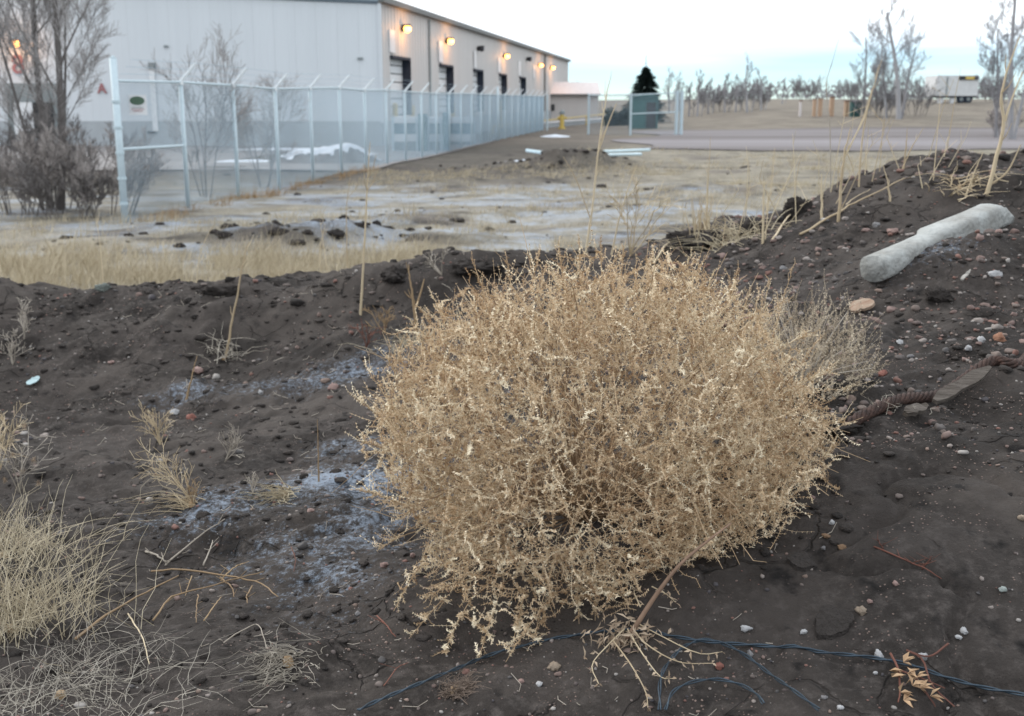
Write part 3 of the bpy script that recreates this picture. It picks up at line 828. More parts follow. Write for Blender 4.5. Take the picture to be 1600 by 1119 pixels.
# ------------------------------------------------------------------ far right: trailer, posts, dumpster, shed
tb = at(1495, 162, 120); tz = Hs(tb.x, 120); print('trailer ground', tz, tb.z)
tr = empty('cargo_trailer', (tb.x, 120, tz)); tag(tr, 'white box trailer with black and yellow sign parked at far right', 'trailer')
def tbx(px0, py0, px1, py1, y, dep, mm, nm, parent=tr):
    m = MB(); prop_box(None, px0, py0, px1, py1, y, dep, m); return m.build(nm, M[mm], parent)
M['trailer'] = mat('trailer_panel', (.56, .57, .58), (.48, .49, .50), scale=2, rough=.5)
bd = tbx(1462, 118, 1530, 150, 120, 3.4, 'trailer', 'box_body')
tbx(1478, 120, 1482, 149, 119.9, .08, 'grey', 'door_gap', bd)
sb = tbx(1499, 119, 1530, 125, 119.9, .08, 'dark', 'sign_panel'); tbx(1509, 119.6, 1523, 124, 119.84, .05, 'yellow', 'emblem', sb)
tbx(1466, 150, 1526, 153, 120.3, 2.6, 'dark', 'chassis')
wz = .42
for px, yy_ in ((1502, 120.2), (1513, 120.2), (1502, 122.8), (1513, 122.8)):
    p = at(px, 156, yy_); m = MB(); zc = tz + wz; m.tube([(p.x, yy_, zc), (p.x, yy_ + .3, zc)], wz, 14); wo = m.build('wheel', M['seal'], tr)
    m = MB(); m.tube([(p.x, yy_ - .03, zc), (p.x, yy_ + .01, zc)], .2, 10); m.build('hub', M['grey'], wo)
for px in (1470, 1489):
    a = at(px, 150, 120.4); m = MB(); m.box((a.x, 120.5, (a.z + tz) / 2), (.5, .3, a.z - tz)); m.build('landing_leg', M['white'], tr)
for i, (px, w_, ya, yb, lb) in enumerate(((1250, 4, 158, 177, 'pale tan post standing apart, leftmost of the row by the lot'), (1272, 6, 155, 176, 'short reddish tan post, second from left in the row'), (1281, 7, 154, 176, 'yellowish tan post with flat top, third in the row'), (1299, 8, 152, 175, 'tallest orange tan post, fourth in the row'), (1322, 8, 158, 176, 'squat orange tan post beside the green dumpster'))):
    Y = 96; p = at(px, yb, Y); z = Hs(p.x, Y)
    c = empty('gate_post', (p.x, Y, z)); tag(c, lb, 'post', 'tan posts by the lot')
    top = at(px, ya, Y).z; ww = w_ * .75 / ppm(Y)
    m = MB(); m.box((p.x, Y, (z + top) / 2 - .05), (ww, ww, top - z)); m.build('shaft', M['orange'] if i else M['pinkroof'], c)
    m = MB(); m.box((p.x, Y, top), (ww * 1.25, ww * 1.25, .09)); m.build('cap', M['brown'], c)
def dumpster(px0, py0, px1, py1, Y, lb, mm='green'):
    a = at(px0, py1, Y); c = at(px1, py0, Y); z = Hs((a.x + c.x) / 2, Y); W = c.x - a.x; Ht = c.z - z
    e = empty('dumpster', ((a.x + c.x) / 2, Y, z)); tag(e, lb, 'dumpster')
    m = MB(); cx = (a.x + c.x) / 2; D = W * .7
    lo = [(cx - W * .47, Y, z), (cx + W * .47, Y, z), (cx + W * .47, Y + D, z), (cx - W * .47, Y + D, z)]
    hi = [(cx - W * .5, Y - .1, z + Ht * .86), (cx + W * .5, Y - .1, z + Ht * .86), (cx + W * .5, Y + D, z + Ht), (cx - W * .5, Y + D, z + Ht)]
    m.add(lo + hi, [(3, 2, 1, 0), (0, 1, 5, 4), (1, 2, 6, 5), (2, 3, 7, 6), (3, 0, 4, 7)]); m.build('bin', M[mm], e)
    m = MB(); m.add([tuple(Vector(h) + Vector((0, 0, .03))) for h in hi] + [tuple(Vector(h) + Vector((0, 0, .10))) for h in hi], [(0, 1, 2, 3), (7, 6, 5, 4), (0, 4, 5, 1), (1, 5, 6, 2), (2, 6, 7, 3), (3, 7, 4, 0)]); m.build('lid', M['dark'], e)
    for q in (-.3, 0, .3):
        m = MB(); m.box((cx + q * W, Y - .07, z + Ht * .45), (.08, .06, Ht * .7)); m.build('rib', M[mm], e)
dumpster(1330, 158, 1346, 177, 95, 'small dark green dumpster at the end of the tan posts')
# green shed with pitched roof behind the gate
sx0, sx1 = at(988, 158, 82).x, at(1028, 158, 82).x
sh = empty('green_shed', ((sx0 + sx1) / 2, 82, 0)); tag(sh, 'dark green shed under a shallow roof in front of the conifer', 'shed')
zt = at(0, 152, 82).z; zg = Hs((sx0 + sx1) / 2, 82)
m = MB(); m.box(((sx0 + sx1) / 2, 83, (zt + zg) / 2), (sx1 - sx0, 2.4, zt - zg)); m.build('wall', M['green'], sh)
m = MB(); zr = at(0, 147, 82).z; xm = (sx0 + sx1) / 2
m.add([(sx0 - .2, 81.6, zt), (sx1 + .2, 81.6, zt), (xm + .3, 81.6, zr), (sx0 - .2, 84.4, zt), (sx1 + .2, 84.4, zt), (xm + .3, 84.4, zr)], [(0, 1, 2), (5, 4, 3), (0, 2, 5, 3), (1, 4, 5, 2), (0, 3, 4, 1)]); m.build('roof', M['green'], sh)
m = MB(); m.box((sx1 - .5, 81.78, zg + .95), (.7, .05, 1.8)); m.build('door', M['dark'], sh)

# ------------------------------------------------------------------ bare trees and shrubs
def grow(mb, p, d, L, r, depth, spread=.5, up=.25, maxd=4, kids=(3, 5), rmin=.004, tw=None, sides=4, shrink=.62):
    seg = 5 if depth < 2 else 3
    pts = [Vector(p)]; d = Vector(d).normalized(); rad = [r]
    dirs = [d.copy()]
    for i in range(seg):
        d = (d + Vector((random.gauss(0, .05 if depth == 0 else .13), random.gauss(0, .05 if depth == 0 else .13), random.gauss(0, .08) + up * .22))).normalized()
        pts.append(pts[-1] + d * (L / seg)); dirs.append(d.copy())
        rad.append(max(rmin, r * (1 - (i + 1) / seg * (.62 if depth < maxd else .8))))
    tgt = mb if (depth < 2 or tw is None) else tw
    tgt.cur = random.random()
    tgt.tube(pts, rad, (6 if depth == 0 else sides if depth < 3 else 3), cap=False)
    if depth >= maxd: return
    n = random.randint(*kids)
    for k in range(n):
        u = (.25 if depth == 0 else .2) + .78 * (k + random.random()) / n
        i = min(seg - 1, int(u * seg)); f = u * seg - i
        q = pts[i].lerp(pts[i + 1], min(1, f))
        a = random.random() * 2 * math.pi
        side = dirs[i].cross(Vector((math.cos(a), math.sin(a), .13))).normalized()
        nd = (dirs[i] * (1 - spread * .6) + side * spread + Vector((0, 0, up * .6))).normalized()
        grow(mb, q, nd, L * shrink * random.uniform(.7, 1.15) * (1.15 - .45 * u), max(rmin, rad[i] * (.30 if depth == 0 else .45)), depth + 1, spread, up, maxd, kids, rmin, tw, sides, shrink)

def tree(name, label, stems, cat='tree', group=None, kids=(4, 6), maxd=4, spread=.5, up=.3, rmin=.006, bm='bark', tm='twig', shrink=.6):
    base = Vector(stems[0][0])
    e = empty(name, base); tag(e, label, cat, group)
    tr_, tw = MB(), MB()
    for p, d, L_, r in stems: grow(tr_, p, d, L_, r, 0, spread, up, maxd, kids, rmin, tw, 4, shrink)
    tr_.build('trunk', M[bm], e); tag(tw.build('crown', M[tm], e), kind='stuff')
    return e
def gpt_(px, Y): x = at(px, 158, Y).x; return Vector((x, Y, Hs(x, Y) - .05))
# the big one at upper left
b0 = gpt_(62, 21.5); b1 = gpt_(80, 21.3)
tree('bare_tree', 'tall twin stemmed bare tree left of the fence end post', [(b0, (.02, 0, 1), 6.4, .075), (b1, (.0, .02, 1), 6.8, .085), (gpt_(84, 21.6), (.16, .1, 1), 4.4, .04), (gpt_(52, 21.2), (-.2, 0, 1), 4.2, .04)], kids=(12, 15), maxd=3, spread=.62, up=.42, rmin=.004, shrink=.42)
def shrub(name, label, px, Y, h, n, sprd, tm='twig', group=None, maxd=3, kids=(4, 6), w=.3, rmin=.0035, cat='shrub'):
    c = gpt_(px, Y); st = []
    for k in range(n):
        a = random.random() * 6.283; q = random.random() ** .5
        d = Vector((math.cos(a) * q * sprd, math.sin(a) * q * sprd, 1))
        st.append((c + Vector((math.cos(a) * q * w, math.sin(a) * q * w, 0)), d, h * random.uniform(.55, 1), .008 + .004 * h))
    e = empty(name, c); tag(e, label, cat, group)
    a_, b_ = MB(), MB()
    for p, d, L_, r in st: grow(a_, p, d, L_, r, 0, .5, .25, maxd, kids, rmin, b_, 3, .55)
    tag(a_.build('stems', M['bark'], e), kind='stuff'); tag(b_.build('twigs', M[tm], e), kind='stuff')
M['twigdark'] = mat('dark_twigs', (.20, .185, .18), (.11, .10, .098), scale=5, rough=.9, attr=True)
M['twigbrown'] = mat('brown_twigs', (.38, .35, .335), (.24, .215, .205), scale=5, rough=.9, attr=True)
shrub('bare_shrub', 'dark dense bare shrub around the twin tree trunks', 70, 21.0, 1.6, 16, .55, 'twigdark', maxd=3, kids=(6, 8), w=.6, rmin=.0035)
shrub('bare_shrub', 'brown twiggy shrub at the left picture edge below the tree', 10, 20.6, 1.35, 14, .6, 'twigbrown', maxd=3, kids=(6, 8), w=.6, rmin=.0035)
shrub('bare_shrub', 'reddish brown twiggy shrub between the tree and fence end post', 145, 20.6, 1.3, 15, .55, 'twigbrown', maxd=3, kids=(6, 8), w=.6, rmin=.0035)
shrub('bare_shrub', 'low dark shrub in front of the twin tree base', 105, 20.0, .9, 12, .7, 'twigdark', maxd=3, kids=(5, 7), w=.5, rmin=.006)
shrub('bare_sapling', 'pale thin sapling behind the fence beside the second post', 312, 24.0, 2.4, 5, .32, 'twig', maxd=3, kids=(5, 7), w=.15, rmin=.0045, cat='sapling')
shrub('bare_sapling', 'pale thin sapling behind the fence between third and fourth posts', 405, 27.5, 2.3, 5, .3, 'twig', maxd=3, kids=(5, 7), w=.15, rmin=.0045, cat='sapling')
# far trees
FT = [(1352, 96, 9.0, .20, 'slender bare tree leaning left beside the green dumpster', .45), (1385, 92, 8.5, .15, 'slim bare tree between the leaning one and the tallest', .35), (1406, 90, 11.5, .33, 'tallest bare tree with thick trunk left of the trailer', .5),
      (1560, 62, 8.0, .14, 'thin bare tree beside the right picture edge, left of its thicker neighbour', .4), (1585, 60, 10.5, .26, 'thick bare tree at the right picture edge', .5)]
for px, Y, h, r, lb, sp_ in FT:
    p = gpt_(px, Y)
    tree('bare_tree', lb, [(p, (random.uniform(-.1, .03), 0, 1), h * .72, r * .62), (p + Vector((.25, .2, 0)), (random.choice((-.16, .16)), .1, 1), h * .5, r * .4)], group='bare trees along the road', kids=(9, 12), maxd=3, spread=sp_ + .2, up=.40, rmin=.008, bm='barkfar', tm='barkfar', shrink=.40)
FT2 = [(1077, 108, 4.5, 'short dark stub of a tree, leftmost in the distant row'), (1090, 106, 6.0, 'dark pollarded tree trunk in the distant row, second from left'), (1107, 112, 4.6, 'short branching tree, third in the distant row'), (1133, 114, 5.2, 'narrow bare tree in the middle of the distant row'), (1150, 112, 4.8, 'low dark tree left of the tallest one in the distant row'), (1168, 110, 7.2, 'tallest bare tree of the distant row'), (1190, 116, 5.6, 'broad grey brown bare tree at right end of distant row'),
       (1046, 128, 7.0, 'pale far bare tree just right of the conifer'), (1062, 132, 6.2, 'pale far bare tree between the conifer and the gate post'), (1222, 150, 3.8, 'small rounded far tree beyond the lot'), (915, 140, 6.0, 'pale bare tree behind the annex roof')]
for px, Y, h, lb in FT2:
    p = gpt_(px, Y)
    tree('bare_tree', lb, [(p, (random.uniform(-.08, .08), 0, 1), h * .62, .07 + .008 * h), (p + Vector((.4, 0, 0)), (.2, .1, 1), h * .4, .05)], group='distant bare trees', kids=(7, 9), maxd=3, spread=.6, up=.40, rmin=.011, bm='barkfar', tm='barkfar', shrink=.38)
for i, (px, Y, h, n, lb) in enumerate(((1430, 97, 2.6, 12, 'grey brush thicket between the tallest bare tree and the trailer'), (1370, 94, 2.2, 14, 'low brown brush at the foot of the leaning bare tree'), (1584, 66, 1.7, 9, 'reddish brown brush at the foot of the right edge trees'), (1556, 128, 2.4, 14, 'grey brush right of the trailer'), (1120, 118, 2.4, 16, 'low grey brush under the distant tree row'), (1175, 120, 2.6, 16, 'low grey brush below the tallest distant tree'), (1260, 170, 3.0, 14, 'hazy far brush on the horizon beyond the tan posts'), (1330, 160, 2.8, 14, 'hazy far brush on the horizon behind the green dumpster'))):
    shrub('brush', lb, px, Y, h, n, .55, 'barkfar' if i != 2 else 'twigbrown', 'brush along the road', 2, (6, 8), 1.3, .022)
# conifer
cpn = gpt_(1008, 96); ce = empty('conifer_tree', cpn); tag(ce, 'dark green conifer standing behind the green shed', 'tree')
m = MB(); m.tube([cpn, cpn + Vector((0, 0, 5.6))], [.16, .02], 8); m.build('trunk', M['bark'], ce)
m = MB(); hC = at(0, 106, 96).z - cpn.z
for k in range(1500):
    u = random.random() ** .8; zc = .15 + (hC - .15) * u; R = (1.75 * (1 - u) ** .85 + .08) * (.88 + .12 * math.sin(zc * 9)) * 1.2; R *= random.uniform(.4, 1.2)
    a = random.random() * 6.283; m.cur = random.random()
    base = cpn + Vector((0, 0, zc)); dr = Vector((math.cos(a), math.sin(a), -.18 + .5 * u))
    for j in range(2):
        m.leaf(base + dr * R * (.25 + .35 * j), dr + Vector((random.gauss(0, .25), random.gauss(0, .25), random.gauss(0, .15))), (0, 0, 1), R * .55 + .12, .24)
m.build('crown', M['needles'], ce)
# dark hedge left of the shed
hE = empty('evergreen_hedge', gpt_(965, 92)); tag(hE, 'dark evergreen hedge between annex and green shed', 'hedge')
m = MB(); hb = gpt_(965, 92)
for k in range(900):
    x = hb.x + random.uniform(-1.05, 1.25); y = 92 + random.uniform(-.6, .6); z = hb.z + random.random() * (1.15 + .25 * math.sin(x * 5))
    m.cur = random.random(); m.leaf((x, y, z), (random.gauss(0, 1), random.gauss(0, 1), random.gauss(.3, 1)), (random.gauss(0, 1), random.gauss(0, 1), 1), .34, .18)
m.build('foliage', M['needles'], hE)
m = MB(); m.tube([hb, hb + Vector((0, 0, .8))], .08, 6); m.build('stem', M['bark'], hE)

# ------------------------------------------------------------------ dry grass of the field
M['straw'] = mat('dry_straw', (.52, .455, .335), (.32, .268, .185), scale=9, rough=.8, attr=True)
M['strawgrey'] = mat('grey_straw', (.42, .385, .33), (.24, .215, .18), scale=9, rough=.85, attr=True)
M['stalk'] = mat('dry_stalk', (.55, .46, .32), (.36, .28, .18), scale=14, rough=.7, attr=True)
M['stalkgrey'] = mat('grey_stalk', (.40, .36, .31), (.24, .21, .175), scale=14, rough=.8, attr=True)
M['redbrown'] = mat('red_brown_stalk', (.17, .07, .05), (.09, .04, .03), scale=14, rough=.8, attr=True)
M['goldtwig'] = mat('golden_twig', (.33, .235, .135), (.20, .135, .08), scale=14, rough=.8, attr=True)
M['seed'] = mat('pale_seed_leaf', (.44, .35, .26), (.24, .175, .12), scale=20, rough=.8, attr=True)

def blades(base, hgt, lean, width, seg=3):
    """base (n,3), hgt (n,), lean (n,2) -> ribbon blades as triangles"""
    n = len(base); ang = rng.random(n) * 6.283
    wv = np.stack([np.cos(ang), np.sin(ang) * .5, np.zeros(n)], 1) * width[:, None]
    V = []
    for k in range(seg + 1):
        u = k / seg
        c = base + np.stack([lean[:, 0] * hgt * u ** 1.8, lean[:, 1] * hgt * u ** 1.8, hgt * (u - .18 * u * u * np.hypot(lean[:, 0], lean[:, 1]))], 1)
        tw_ = wv * (1 - u * .85)
        V += [c - tw_ / 2, c + tw_ / 2]
    V = np.stack(V, 1)                       # n, 2(seg+1), 3
    F = []
    for k in range(seg):
        a = 2 * k; F += [(a, a + 1, a + 3, a + 2)]
    F = np.array(F)[None] + (np.arange(n) * (2 * (seg + 1)))[:, None, None]
    return V.reshape(-1, 3), F.reshape(-1, 4)

def scatter_grass(name, label, boxes, m_, kind='stuff', seed=3):
    B = []; Hh = []
    for x0, x1, y0, y1, ncl, per, h0, h1, cl in boxes:
        cx = rng.uniform(x0, x1, ncl); cy = y0 + (y1 - y0) * rng.random(ncl)
        fld_ = fbm(cx * cl, cy * cl * 1.6, seed, 4, .6); keep = (fld_ + rng.normal(0, .12, ncl) > .0); cx = cx[keep]; cy = cy[keep]
        px = np.repeat(cx, per) + rng.normal(0, .07, len(cx) * per); py = np.repeat(cy, per) + rng.normal(0, .07, len(cx) * per)
        hh = np.repeat(h0 + (h1 - h0) * rng.random(len(cx)) ** 1.8, per) * rng.uniform(.4, 1.1, len(px))
        B.append(np.stack([px, py, H(px, py) - .02], 1)); Hh.append(hh)
    B = np.concatenate(B); Hh = np.concatenate(Hh)
    lean = rng.normal(0, .35, (len(B), 2)) + np.array([.12, -.05])
    V, F = blades(B, Hh, lean, .004 + .00035 * B[:, 1], 2)
    me = np_mesh(name, V, F, m_, {'var': np.repeat(rng.random(len(B)), 6)})
    o = link(name, me); tag(o, label, 'grass', kind=kind); return o
scatter_grass('dry_grass', 'pale dry grass growing across the field behind the berm', [
    (-8, -.8, 9.6, 14.5, 4200, 13, .12, .55, .9), (-.8, 1.5, 8.6, 11.5, 300, 14, .10, .28, .8), (-8, 3, 11.5, 15.5, 800, 12, .10, .26, .5),
    (-9.5, 0, 16.5, 20, 330, 12, .14, .38, .6), (.5, 7.5, 10, 18, 2200, 12, .10, .26, .5), (-4, 12, 18, 34, 2600, 12, .10, .24, .3), (2, 30, 32, 48, 2000, 8, .10, .26, .2)], M['straw'])
scatter_grass('fence_grass', 'tawny dry grass along the foot of the chain link fence', [
    (F0.x + .2 + k * .36, F0.x + .75 + k * .36, F0.y + k * 2.5, F0.y + 2.5 + k * 2.5, 55, 8, .10, .34, 2.0) for k in range(6)], mat('tawny_straw', (.40, .28, .16), (.25, .17, .10), scale=9, rough=.85, attr=True))

# ------------------------------------------------------------------ the tumbleweed
TWC = Vector((.19, 2.46, 1.225)); TWR = (.515, .42, .415)
def rand_dir(n):
    v = rng.normal(size=(n, 3)); return v / np.linalg.norm(v, axis=1, keepdims=True)
def norm(v): return v / np.maximum(np.linalg.norm(v, axis=1, keepdims=True), 1e-9)
def shape(d):            # uneven outline of the bush, by direction
    k = 1 + .17 * fbm(d[:, 0] * 2.2 + 3, d[:, 2] * 2.2 + d[:, 1] * 1.7, 61, 3) + .05 * fbm(d[:, 0] * 6, d[:, 2] * 6 + d[:, 1] * 5, 62, 2)
    k = k * (1 + .12 * sstep(.4, .95, d[:, 0]) * (1 - np.abs(d[:, 2])) - .06 * sstep(.2, .8, d[:, 0]) * sstep(.0, -.6, d[:, 2]) + .05 * sstep(.0, .6, -d[:, 0]) * sstep(0, .6, -d[:, 2]))
    return k
def sprigs(S0, T, Lg, K=16, leaf=.0076, width=.0031, stem=.0007, tone0=None):
    """spiky seed sprigs: stems with three small bracts at every node"""
    n = len(S0); T = norm(T)
    bend = norm(rand_dir(n) * .7 + np.array([0, 0, .5]))
    e1 = norm(np.cross(T, rand_dir(n))); e2 = np.cross(T, e1)
    # stem
    V = []; F = []; A = []
    tone = rng.random(n) if tone0 is None else np.clip(.55 + tone0 + rng.normal(0, .18, n), 0, 1)
    us = np.linspace(0, 1, 6)
    fr_ = rng.uniform(6, 13, n); ph_ = rng.random(n) * 6.283
    def C(u): return S0 + T * (Lg * u)[:, None] + bend * (Lg * .55 * u * u)[:, None] + e1 * (Lg * .05 * np.sin(u * fr_ + ph_))[:, None] + e2 * (Lg * .05 * np.cos(u * fr_ * .8 + ph_))[:, None]
    sv = []
    for u in us:
        c = C(np.full(n, u)); r = stem * (1.15 - .7 * u)
        for k in range(3):
            a = k * 2.094
            sv.append(c + (e1 * math.cos(a) + e2 * math.sin(a)) * r)
    sv = np.stack(sv, 1); f = []
    for j in range(5):
        for k in range(3):
            k2 = (k + 1) % 3; a, b_, c_, d_ = j * 3 + k, j * 3 + k2, (j + 1) * 3 + k2, (j + 1) * 3 + k
            f += [(a, b_, c_), (a, c_, d_)]
    f = np.array(f)
    V.append(sv.reshape(-1, 3)); F.append((f[None] + (np.arange(n) * 18)[:, None, None]).reshape(-1, 3)); A.append(np.repeat(tone * .6 + .3, 18))
    base = n * 18
    for j in range(K):
        u = np.clip((j + .5 + rng.uniform(-.3, .3, n)) / K, 0, 1) ** .9
        c = C(u); ph = rng.random(n) * 6.283
        for q in range(3):
            a = ph + q * 2.094 + rng.normal(0, .35, n)
            rd = e1 * np.cos(a)[:, None] + e2 * np.sin(a)[:, None]
            d = norm(T * rng.uniform(-.15, .6, n)[:, None] + rd)
            sd_ = norm(np.cross(d, T) + rand_dir(n) * .5)
            ll = leaf * rng.uniform(.55, 1.25, n) * (1.12 - .55 * u)
            ww = width * rng.uniform(.7, 1.25, n)
            tri = np.stack([c - sd_ * (ww / 2)[:, None], c + sd_ * (ww / 2)[:, None], c + d * ll[:, None]], 1)
            V.append(tri.reshape(-1, 3)); F.append(np.arange(n * 3).reshape(-1, 3) + base); base += n * 3
            A.append(np.repeat(np.clip(tone + rng.normal(0, .15, n), 0, 1), 3))
    return np.concatenate(V), np.concatenate(F), np.concatenate(A)

tw_m = bpy.data.materials.new('tumbleweed_bracts'); tw_m.use_nodes = True
_t = tw_m.node_tree; _b = _t.nodes['Principled BSDF']; _b.inputs['Roughness'].default_value = .75; _b.inputs['Specular IOR Level'].default_value = .25
_a = _t.nodes.new('ShaderNodeAttribute'); _a.attribute_name = 'var'
_r = _t.nodes.new('ShaderNodeValToRGB')
_r.color_ramp.elements[0].color = (.25, .15, .078, 1); _r.color_ramp.elements[1].color = (.88, .79, .61, 1)
_e = _r.color_ramp.elements.new(.55); _e.color = (.575, .43, .275, 1)
_t.links.new(_a.outputs['Fac'], _r.inputs[0]); _t.links.new(_r.outputs[0], _b.inputs['Base Color'])
_tr = _t.nodes.new('ShaderNodeBsdfTranslucent'); _mx = _t.nodes.new('ShaderNodeMixShader'); _mx.inputs[0].default_value = .10
_t.links.new(_r.outputs[0], _tr.inputs[0]); _t.links.new(_b.outputs[0], _mx.inputs[1]); _t.links.new(_tr.outputs[0], _mx.inputs[2])
_t.links.new(_mx.outputs[0], _t.nodes['Material Output'].inputs[0])
M['bract'] = tw_m
M['branch'] = mat('tumbleweed_branch', (.40, .29, .18), (.17, .11, .065), scale=20, rough=.75, attr=True)

def tumble():
    root = Vector((.17, 2.52, float(Hs(.17, 2.52)) + .01))
    e = empty('tumbleweed', root); tag(e, 'big round straw coloured tumbleweed bush sitting on the dark soil', 'tumbleweed')
    C0 = np.array(TWC); R0 = np.array(TWR)
    n = 6300
    d = rand_dir(n * 2); d = d[d[:, 2] > -.85][:n]; n = len(d)
    rf = .60 + .38 * rng.random(n) ** .55
    P = C0 + d * R0 * (rf * shape(d))[:, None]
    out_ = norm(d / R0)
    tone_c = .9 * fbm(d[:, 0] * 5 + 2, d[:, 2] * 5 + d[:, 1] * 3, 66, 2) * .25 + rng.normal(0, .12, n)
    upb = np.clip(.25 + d[:, 2] * .9, .0, 1.0)
    T = norm(out_ * .42 + np.stack([np.zeros(n), np.zeros(n), upb * .35], 1) + rand_dir(n) * 1.0)
    outer = rf > .9
    Lg = rng.uniform(.045, .105, n)
    g = H(P[:, 0], P[:, 1])
    P[:, 2] = np.where(d[:, 2] < 0, np.maximum(P[:, 2], g + .012 + .05 * rng.random(n)), P[:, 2])
    ok = (P[:, 2] > g + .004) & (P[:, 2] + T[:, 2] * Lg > g)
    P, T, Lg = P[ok], T[ok], Lg[ok]
    S0 = P - T * (Lg * .65)[:, None]
    V, F, A = sprigs(S0, T, Lg, tone0=tone_c[ok])
    Vs, Fs, As = [V], [F], [A]; off = len(V)
    # long stragglers reaching out of the ball: (px, py, depth) start -> end
    ARM = [((640, 700, 2.5), (545, 615, 2.45)), ((640, 690, 2.5), (572, 575, 2.5)), ((650, 660, 2.5), (603, 555, 2.5)), ((640, 720, 2.4), (560, 690, 2.35)), ((650, 800, 2.3), (555, 765, 2.25)), ((650, 830, 2.3), (590, 860, 2.25)), ((660, 880, 2.25), (615, 955, 2.15)),
           ((700, 930, 2.2), (640, 1000, 2.1)), ((740, 930, 2.2), (690, 1030, 2.05)), ((780, 930, 2.2), (745, 1045, 2.02)), ((820, 930, 2.2), (800, 1015, 2.04)), ((870, 920, 2.2), (840, 985, 2.08)), ((900, 900, 2.2), (960, 940, 2.1)), ((900, 900, 2.2), (905, 975, 2.1)), ((930, 880, 2.2), (930, 970, 2.1)),
           ((1180, 650, 2.6), (1310, 575, 2.75)), ((1180, 690, 2.5), (1330, 660, 2.6)), ((1180, 720, 2.45), (1320, 700, 2.5)), ((1150, 760, 2.4), (1290, 745, 2.4)), ((1140, 790, 2.35), (1240, 790, 2.3)), ((1130, 600, 2.7), (1275, 520, 2.8)), ((1100, 560, 2.75), (1235, 470, 2.85)),
           ((1150, 640, 2.8), (1340, 610, 2.95)), ((760, 900, 2.2), (660, 935, 2.15)), ((1060, 840, 2.3), (1180, 830, 2.28)), ((1040, 870, 2.3), (1130, 870, 2.22)), ((800, 960, 2.15), (850, 1020, 2.05)), ((850, 950, 2.12), (790, 1035, 2.0)), ((720, 960, 2.15), (770, 1000, 2.06))]
    TOP = [((700, 520), (672, 455)), ((760, 470), (735, 402)), ((800, 460), (790, 395)), ((830, 450), (845, 388)), ((880, 440), (872, 375)), ((905, 440), (905, 372)), ((940, 430), (938, 370)), ((970, 440), (975, 385)), ((1010, 440), (1022, 378)), ((1050, 460), (1085, 393)), ((1060, 470), (1110, 395)), ((1090, 490), (1118, 420)), ((1130, 500), (1155, 418)), ((1150, 520), (1175, 450)), ((1180, 540), (1205, 432)), ((1200, 560), (1240, 415)), ((1230, 600), (1290, 520)), ((670, 560), (640, 498)), ((680, 520), (655, 480)), ((640, 600), (618, 540))]
    ARM += [((a[0], a[1], 2.6), (b_[0], b_[1], 2.62)) for a, b_ in TOP]
    mbr = MB()
    NA = len(ARM) - len(TOP)
    for ia, (a, b_) in enumerate(ARM):
        p0 = np.array(at(*a)); p1 = np.array(at(*b_)); L_ = np.linalg.norm(p1 - p0); dv = (p1 - p0) / L_
        ns = int(L_ / .014) + 2 if ia < NA else 3
        u = rng.uniform(.0, .92 if ia < NA else .5, ns)
        sag = np.array([0, 0, .05 * L_])
        S_ = p0 + dv * (L_ * u)[:, None] + sag * (4 * u * (1 - u))[:, None]
        Tn = norm(dv + rand_dir(ns) * .85 + np.array([0, 0, .25])); Ln = rng.uniform(.02, .048, ns)
        for q in range(4):
            S_ = np.vstack([S_, p0 + dv * (L_ * (.3 + .17 * q)) + sag * 4 * (.3 + .17 * q) * (.7 - .17 * q)]); Tn = np.vstack([Tn, dv]); Ln = np.append(Ln, L_ * .19)
        g = H(S_[:, 0], S_[:, 1]); S_[:, 2] = np.maximum(S_[:, 2], g + .008)
        V, F, A = sprigs(S_, Tn, Ln, K=8); Vs.append(V); Fs.append(F + off); As.append(A * .7 + .3); off += len(V)
        pl = [Vector(p0 + dv * L_ * q + sag * 4 * q * (1 - q)) for q in (0, .25, .5, .75, 1)]
        for q in pl: q.z = max(q.z, Hs(q.x, q.y) + .006)
        mbr.cur = .3; mbr.tube(pl, [.0016, .0014, .0012, .001, .0006], 3, cap=False)
    me = np_mesh('seed_sprigs', np.concatenate(Vs), np.concatenate(Fs), M['bract'], {'var': np.concatenate(As)})
    o = link('seed_sprigs', me, e); tag(o, kind='stuff')
    # main branches curving from the root to the outer shell
    dd = rand_dir(170); dd = dd[dd[:, 2] > -.55]
    for k, v in enumerate(dd):
        tip = Vector(C0 + v * R0 * random.uniform(.8, .99))
        if tip.z < Hs(tip.x, tip.y) + .01: continue
        mid = root.lerp(tip, .5) + Vector((v[0] * .07, v[1] * .07, .05 + random.gauss(0, .02)))
        pl = []
        for q in range(7):
            u = q / 6; pl.append(root * (1 - u) ** 2 + mid * 2 * u * (1 - u) + tip * u * u + Vector((random.gauss(0, .012), random.gauss(0, .012), random.gauss(0, .012))))
        mbr.cur = random.uniform(.6, 1); r0 = random.uniform(.0016, .0030)
        mbr.tube(pl, [r0 * (1 - .7 * q / 6) for q in range(7)], 4, cap=False)
    # bare twigs crossing near the surface
    for k in range(420):
        v = rand_dir(1)[0]
        if v[2] < -.5 or v[1] > .4: continue
        p = Vector(C0 + v * R0 * random.uniform(.84, 1.0)); t_ = Vector(norm((rand_dir(1) + v * .5))[0]); L_ = random.uniform(.05, .16)
        if min(p.z, (p + t_ * L_).z) < Hs(p.x, p.y) + .02: continue
        mbr.cur = random.uniform(0, .5); q2 = p + t_ * L_ * .5 + Vector((0, 0, random.uniform(-.018, .022)))
        mbr.tube([p, q2, p + t_ * L_], [.0010, .0008, .0005], 3, cap=False)
    o = mbr.build('branches', M['branch'], e); tag(o, kind='stuff')
    return e
tumble()

